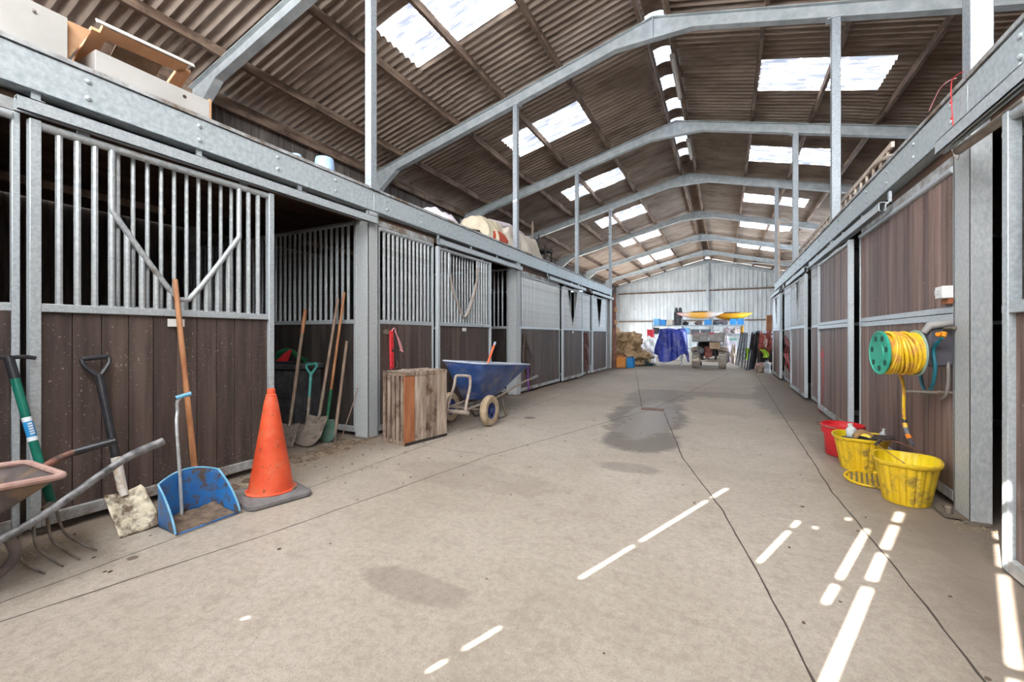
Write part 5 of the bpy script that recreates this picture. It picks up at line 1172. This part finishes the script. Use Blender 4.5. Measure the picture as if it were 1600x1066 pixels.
kayak('orange-yellow kayak lying right on top of the shelving', 1112, 1176, 495, .42, SY + .45, [(0, (.6,.25,.03)), (.3, (.75,.33,.02)), (.7, (.80,.45,.02)), (1, (.72,.42,.03))], -3)
for u in (1080, 1104, 1122, 1150): 
    pass
# workbench with stored boxes under
t = thing('workbench', 'long low grey bench in front of the shelving, right of the buggy', 'bench', (.6, 22.6, 0))
bx0, bx1 = aty(1128, 522, 22.4).x, aty(1177, 522, 22.4).x
MB().box(bx0, bx1, 22.4, 23.2, 1.20, 1.26).build('bench_top', galv_dirty, t)
for x in (bx0 + .05, bx1 - .09):
    for y in (22.45, 23.1): MB().box(x, x + .05, y, y + .05, 0, 1.2).build('leg', galv_dirty, t)
fbox('storage_box', 'pale lilac box with a bright green lid under the bench, right of the buggy', 'box', 1139, 1151, 530, 560, 21.8, .5, M2('pale_lilac_box', (.5,.47,.55), (.66,.63,.7), 5, .6), z0=.0, lip=flat('green_lid', (.02,.40,.22), .5))
for i, (u0, u1, v0, Y, lb, c) in enumerate(((1132,1141,528,21.5,'crumpled pale sack just right of the buggy box', (.42,.36,.38)), (1142,1151,541,20.6,'pale cardboard coloured sack low behind the wire mesh', (.5,.4,.32)), (1128,1140,545,20.8,'white sack on the floor behind the right buggy wheel', (.45,.43,.43)))):
    blobthing('sack', lb, 'sack', u0, u1, v0, Y, .0, M2('sack_tone_%d' % i, tuple(k*.8 for k in c), c, 5, .8, bmp=.4), 20 + i)
# wire mesh roll / bed base leaning
t = thing('wire_mesh', 'leaning dark coiled wire mesh base between the buggy and black panels', 'wire mesh', (.5, 18.2, 0))
pa, pb = atz(1149, 570), atz(1164, 577); qa, qb = aty(1158, 521, 18.6), aty(1168, 521, 17.8)
wire_m = flat('dark_wire', (.06,.06,.065), .5, .3)
for k in range(4): 
    s = k/3; MB().tube([Vector(pa).lerp(Vector(pb), s), qa.lerp(qb, s)], .014, 6).build('edge_wire', wire_m, t)
for k in range(24):
    s = k/23; a, b = Vector(pa).lerp(qa, s), Vector(pb).lerp(qb, s); P = []
    for j in range(25): P.append(a.lerp(b, j/24) + Vector((.0, 0, .03*math.sin(j*1.6))) + Vector((-.03*math.cos(j*1.6), 0, 0)))
    MB().tube(P, .008, 5).build('coil', wire_m, t)
for i, (u0, u1, u2, u3, v0, lb) in enumerate(((1167,1172,1176,1180,579,'nearest black metal panel frame leaning beside the wire mesh'), (1172,1176,1181,1184.5,577,'second black metal panel frame leaning beside the wire mesh'), (1176,1179,1184,1187,577,'third black metal panel frame, beside the red coats'))):
    g0, g1 = Vector(atz(u0, v0)), Vector(atz(u1, v0 - 1)); h0, h1 = aty(u2, 520 - i, g0.y + .25), aty(u3, 520 - i, g0.y + .35)
    t = thing('panel_frame', lb, 'panel', g0.to_tuple(), 0, 'leaning black panels')
    m_ = [flat('black_frame', (.025,.025,.03), .4), flat('dark_grey_frame', (.10,.10,.11), .4, .3), flat('blackish_frame', (.04,.04,.05), .5)][i]
    for a, b in ((g0, h0), (g1, h1), (g0, g1), (h0, h1)): MB().beam(a, b, .05, .05).build('frame_bar', m_, t)
    MB().add([g0, g1, h1, h0], [(0,1,2,3)]).build('infill', flat('frame_infill_%d' % i, (.05,.055,.06), .6), t, solid=.01)
hv = M2('hi_vis_fabric', (.38,.65,.03), (.50,.80,.08), 5, .7)
for i, (u0, u1, v0, v1, Y) in enumerate(((1164,1171.5,544,562,18.6), (1189,1196.5,546,559,16.9))):
    x0, x1, y0, y1, z0, z1 = pbox(u0, u1, v0, v1, Y, .2)
    tag(MB().grid(lambda a, b: (x0 + (x1-x0)*a + .05*math.sin(b*4) + .12*(1-b)*(1 if i else -1)*.5, Y + .06*math.sin(a*9 + b*2), z0 + (z1-z0)*b), 16, 12).build('hi_vis_vest', hv, None, solid=.02), ['crumpled yellow-green high visibility vest hanging behind the leaning black panels', 'yellow-green high visibility vest hanging in front of the red coats'][i], 'vest')
# coats, boxes on the right
t = thing('coat_stand', 'wooden rack at the right end, hidden under hanging coats', 'rack', (1.2, 17.2, 0))
for x in (1.05, 1.62): MB().box(x - .03, x + .03, 17.15, 17.21, 0, 1.28).build('post', board_old_shaded, t)
MB().box(1.0, 1.66, 17.15, 17.21, 1.22, 1.28).build('rail', board_old_shaded, t)
for i, (u0, u1, v0, v1, c, lb) in enumerate(((1187,1194,523,548,((.30,.05,.04),(.55,.16,.13)),'dark red coat hanging left on the rack at the right end'), (1192,1200,526,542,((.55,.32,.28),(.75,.55,.50)),'pale pinkish coat hanging in the middle of the right rack'), (1198,1206,522,551,((.16,.03,.02),(.38,.10,.08)),'dark maroon coat hanging right on the rack, beside the door'))):
    x0, x1, y0, y1, z0, z1 = pbox(u0, u1, v0, v1, 16.95, .25)
    tag(MB().blob(((x0+x1)/2, 17.03, (z0+z1)/2), ((x1-x0)*.6, .16, (z1-z0)*.58), 30 + i, .4, 2.5, 4).build('coat', M2('coat_cloth_%d' % i, c[0], c[1], 7, .9, bmp=.3), None), lb, 'coat', 'coats on the rack')
fbox('box', 'tall brown wooden box standing at the right end above the white box', 'box', 1198, 1208, 492.5, 517, 17.6, .4, M2('brown_box', (.30,.12,.05), (.45,.22,.11), 4, .7), z0=1.36)
fbox('box', 'white cardboard box at the right end, below the tall brown box', 'box', 1195, 1208, 517.5, 528, 17.5, .5, M2('white_box', (.60,.66,.74), (.72,.78,.84), 4, .6), z0=1.09)
fbox('cupboard', 'dark wooden cupboard at the right end carrying the white and brown boxes', 'cupboard', 1188, 1208.5, 528, 578, 17.45, .6, board_old_shaded, z0=0.0)
fbox('crate', 'low brown crate on the floor at the right end, beside the last right door', 'crate', 1182, 1196, 571.5, 583, 15.9, .35, crate_m, z0=0)
bottle('pale grey bottle standing on the floor right of the low crate', (1.22, 15.95, 0), .10, .42, flat('pale_grey_bottle', (.42,.46,.5), .4), dk)
tag(MB().tube([atz(1194, 580), aty(1206, 548, 16.3)], .025, 8).build('wooden_pole', board_old_shaded, None), 'dark pole leaning over the low crate at the right end', 'pole')
tag(MB().tube(bez([(.93,16.4,.05), (.98,16.4,.22), (1.15,16.4,.27), (1.5,16.4,.28)], 6), .05, 10).build('pipe', M2('pinkish_pipe', (.45,.25,.22), (.6,.4,.36), 5, .6), None), 'pinkish bent pipe lying behind the low crate at the right end', 'pipe')

# ------------------------------------------------------------------ utility buggy
bg = M2('buggy_grey_tub', (.20,.19,.185), (.36,.35,.34), 5, .5, .1, dirt=(.22,.17,.12), dirt_amt=.35, dscale=4)
mud = M2('muddy_plastic', (.24,.19,.14), (.38,.31,.24), 6, .8, dirt=(.12,.09,.07), dirt_amt=.35); redm = M2('dull_red_engine', (.20,.05,.035), (.36,.11,.08), 8, .6, dirt=(.12,.09,.07), dirt_amt=.4)
tyre2 = M2('muddy_tyre', (.30,.27,.23), (.44,.40,.35), 8, .9, dirt=(.12,.11,.1), dirt_amt=.36, dscale=14, bmp=.4)
bx, by = -.515, 17.0
t = thing('utility_buggy', 'muddy grey utility buggy with chunky tyres, seen from behind at the far end', 'vehicle', (bx, by + 1.0, 0))
for x in (bx - .44, bx + .44):
    for y in (by + .32, by + 1.95):
        wh = MB().lathe([(.16,-.11),(.24,-.13),(.30,-.125),(.315,-.09),(.32,0),(.315,.09),(.30,.125),(.24,.13),(.16,.11),(.16,-.11)], (x, y, .33), 36, axis='x').build('tyre', tyre2, t)
        m = MB()
        for k in range(20):
            for s_ in (-1, 1):
                a = 2*PI*(k + (.5 if s_ > 0 else 0))/20; a2 = a + .17
                m.beam((x + s_*.012, y + .318*math.cos(a2), .33 + .318*math.sin(a2)), (x + s_*.118, y + .312*math.cos(a), .33 + .312*math.sin(a)), .036, .034, up=(0, math.cos(a), math.sin(a)))
        tr_ = m.build('tread', tyre2, wh)
        MB().lathe([(0,-.06),(.06,-.08),(.15,-.06),(.16,-.10),(.16,.10),(.15,.06),(.06,.08),(0,.06)], (x, y, .33), 20, axis='x').build('hub', bg, wh)
z = lambda v: aty(1105, v, by).z
m = MB(); m.box(bx - .56, bx + .52, by, by + .035, z(534.5), z(522)); m.box(bx - .56, bx - .53, by, by + 1.1, z(534.5), z(522)); m.box(bx + .49, bx + .52, by, by + 1.1, z(534.5), z(522)); m.box(bx - .56, bx + .52, by, by + 1.1, z(534.5), z(534.5) + .03); m.box(bx - .56, bx + .52, by + 1.07, by + 1.1, z(534.5), z(520))
m.build('cargo_bed', bg, t, bevel=.012)
MB().box(bx - .42, bx + .30, by - .012, by, z(533), z(529.5)).build('tailgate_rib', bg, t)
MB().box(bx - .03, bx + .03, by - .02, by, z(532), z(527.5)).build('tailgate_latch', galv, t)
MB().box(bx + .02, bx + .38, by + .0, by + .05, z(545.5), z(535)).build('mud_panel', M2('tan_panel', (.36,.25,.15), (.46,.34,.22), 5, .7), t, bevel=.01)
for s_ in (-1, 1):
    m = MB().grid(lambda a, b: (bx + s_*(.28 + .32*b), by + .02 + .62*a, .68 + .11*math.sin(PI*min(1,a*1.1)) - .05*b*b), 12, 6); m.build('rear_fender', mud, t, solid=.03)
MB().box(bx - .14, bx + .12, by + .1, by + .5, .42, .82).build('engine', redm, t, bevel=.03)
MB().box(bx - .10, bx + .08, by + .06, by + .1, .60, .72).build('engine_cover', redm, t, bevel=.02)
MB().lathe([(.0,-.02),(.05,-.02),(.06,-.06),(.115,-.06),(.125,.0),(.125,.35),(0,.35)], (bx - .27, by + .06, .66), 20, axis='y').build('air_can', dk, t)
MB().lathe([(0,-.03),(.035,-.03),(.035,-.01)], (bx - .27, by + .06, .66), 12, axis='y').build('can_boss', fr_m, t)
MB().tube([(bx - .40, by + .32, .33), (bx + .40, by + .32, .33)], .045, 12).build('rear_axle', fr_m, t); MB().blob((bx - .05, by + .32, .33), (.11, .1, .09), 2, .1, 2, 2).build('differential', fr_m, t)
MB().tube([(bx - .3, by + .12, .28), (bx + .3, by + .12, .28)], .028, 10).build('tow_bar', fr_m, t)
for s_ in (-1, 1):
    MB().tube([(bx + s_*.22, by + .25, .33), (bx + s_*.19, by + .3, .75)], .035, 10).build('shock_absorber', dk2, t)
    MB().box(bx + s_*.24 - .02, bx + s_*.24 + .02, by + .2, by + 2.1, .38, .44).build('chassis_rail', dk2, t)
MB().box(bx - .5, bx + .46, by + 1.15, by + 2.3, .42, .62).build('floor_pan', dk2, t, bevel=.02)
MB().box(bx - .42, bx + .38, by + 1.2, by + 1.6, .62, .95).build('seat_base', dk2, t, bevel=.04); MB().box(bx - .42, bx + .38, by + 1.18, by + 1.28, .95, 1.24).build('seat_back', dk2, t, bevel=.03)
m = MB().grid(lambda a, b: (bx - .5 + .96*a, by + 1.9 + .6*b, .62 + .28*math.sin(PI*(.2+.6*b))), 8, 8); m.build('bonnet', bg, t, solid=.03)
red_c = flat('red_cover', (.60,.03,.05), .6); pinkc = M2('faded_red_cloth', (.45,.20,.20), (.62,.38,.36), 6, .8)
MB().box(bx + .0, bx + .16, by + .01, by + .2, z(522) + .002, z(522) + .045).build('reflector', red_c, t)
tag(MB().blob((bx - .36, by + .25, z(522) - .02), (.22, .14, .06), 3, .3, 2, 3).build('cloth_bundle', pinkc, None), 'faded red cloth lying over the left edge of the buggy bed', 'cloth')
tag(MB().blob((bx + .05, by + .6, z(528)), (.38, .4, .14), 6, .35, 2.2, 4, flat=z(534.5) + .032).build('load_sack', mud, None), 'muddy sack lying in the buggy bed', 'sack')

# brown timbers stacked at the end of the left wall and fittings under the ridge
t = thing('end_post', 'reddish timber post with two pale blocks at the far end of the left stalls', 'post', (-3.62, 15.95, 0))
MB().box(-3.72, -3.62, 15.9, 15.98, 0, 2.75).build('post', M2('red_timber', (.16,.06,.045), (.28,.13,.10), 6, .8), t)
for z_ in (1.62, 2.1): MB().box(-3.66, -3.56, 15.86, 15.9, z_, z_ + .16).build('block', tan, t)
lf = M2('aged_light_fitting', (.52,.45,.38), (.66,.58,.50), 6, .6, dirt=(.4,.3,.22), dirt_amt=.3)
for (ya, yb, lb) in ((8.75, 10.4, 'dusty strip light fitting under the ridge, behind the nearest roof apex'), (12.7, 14.1, 'second dusty strip light fitting under the ridge, farther away')):
    t = thing('strip_light', lb, 'light fitting', (-.88, (ya+yb)/2, 6.6), 0, 'strip lights under the ridge')
    MB().box(-.955, -.865, ya, yb, 6.60, 6.655).build('housing', lf, t, bevel=.01)
    MB().tube([(-.91, ya + .04, 6.575), (-.91, yb - .04, 6.575)], .016, 10).build('tube', flat('unlit_tube', (.65,.6,.55), .3), t)
    for y in (ya + .02, yb - .04): MB().box(-.94, -.88, y, y + .02, 6.555, 6.60).build('end_cap', lf, t)
for (y, lb) in ((ya, '') for ya in ()): pass
# pipe clamps at the pillar foot
t = thing('foot_bracket', 'rusty bolted foot bracket on the floor by the wide right pillar', 'bracket', (1.36, 3.83, 0))
MB().box(1.29, 1.40, 3.76, 3.95, .013, .022).build('base_plate', dull_steel, t); MB().lathe([(0,0),(.022,0),(.022,.035),(.012,.045),(0,.045)], (1.335, 3.84, .022), 12).build('bolt', dull_steel, t)
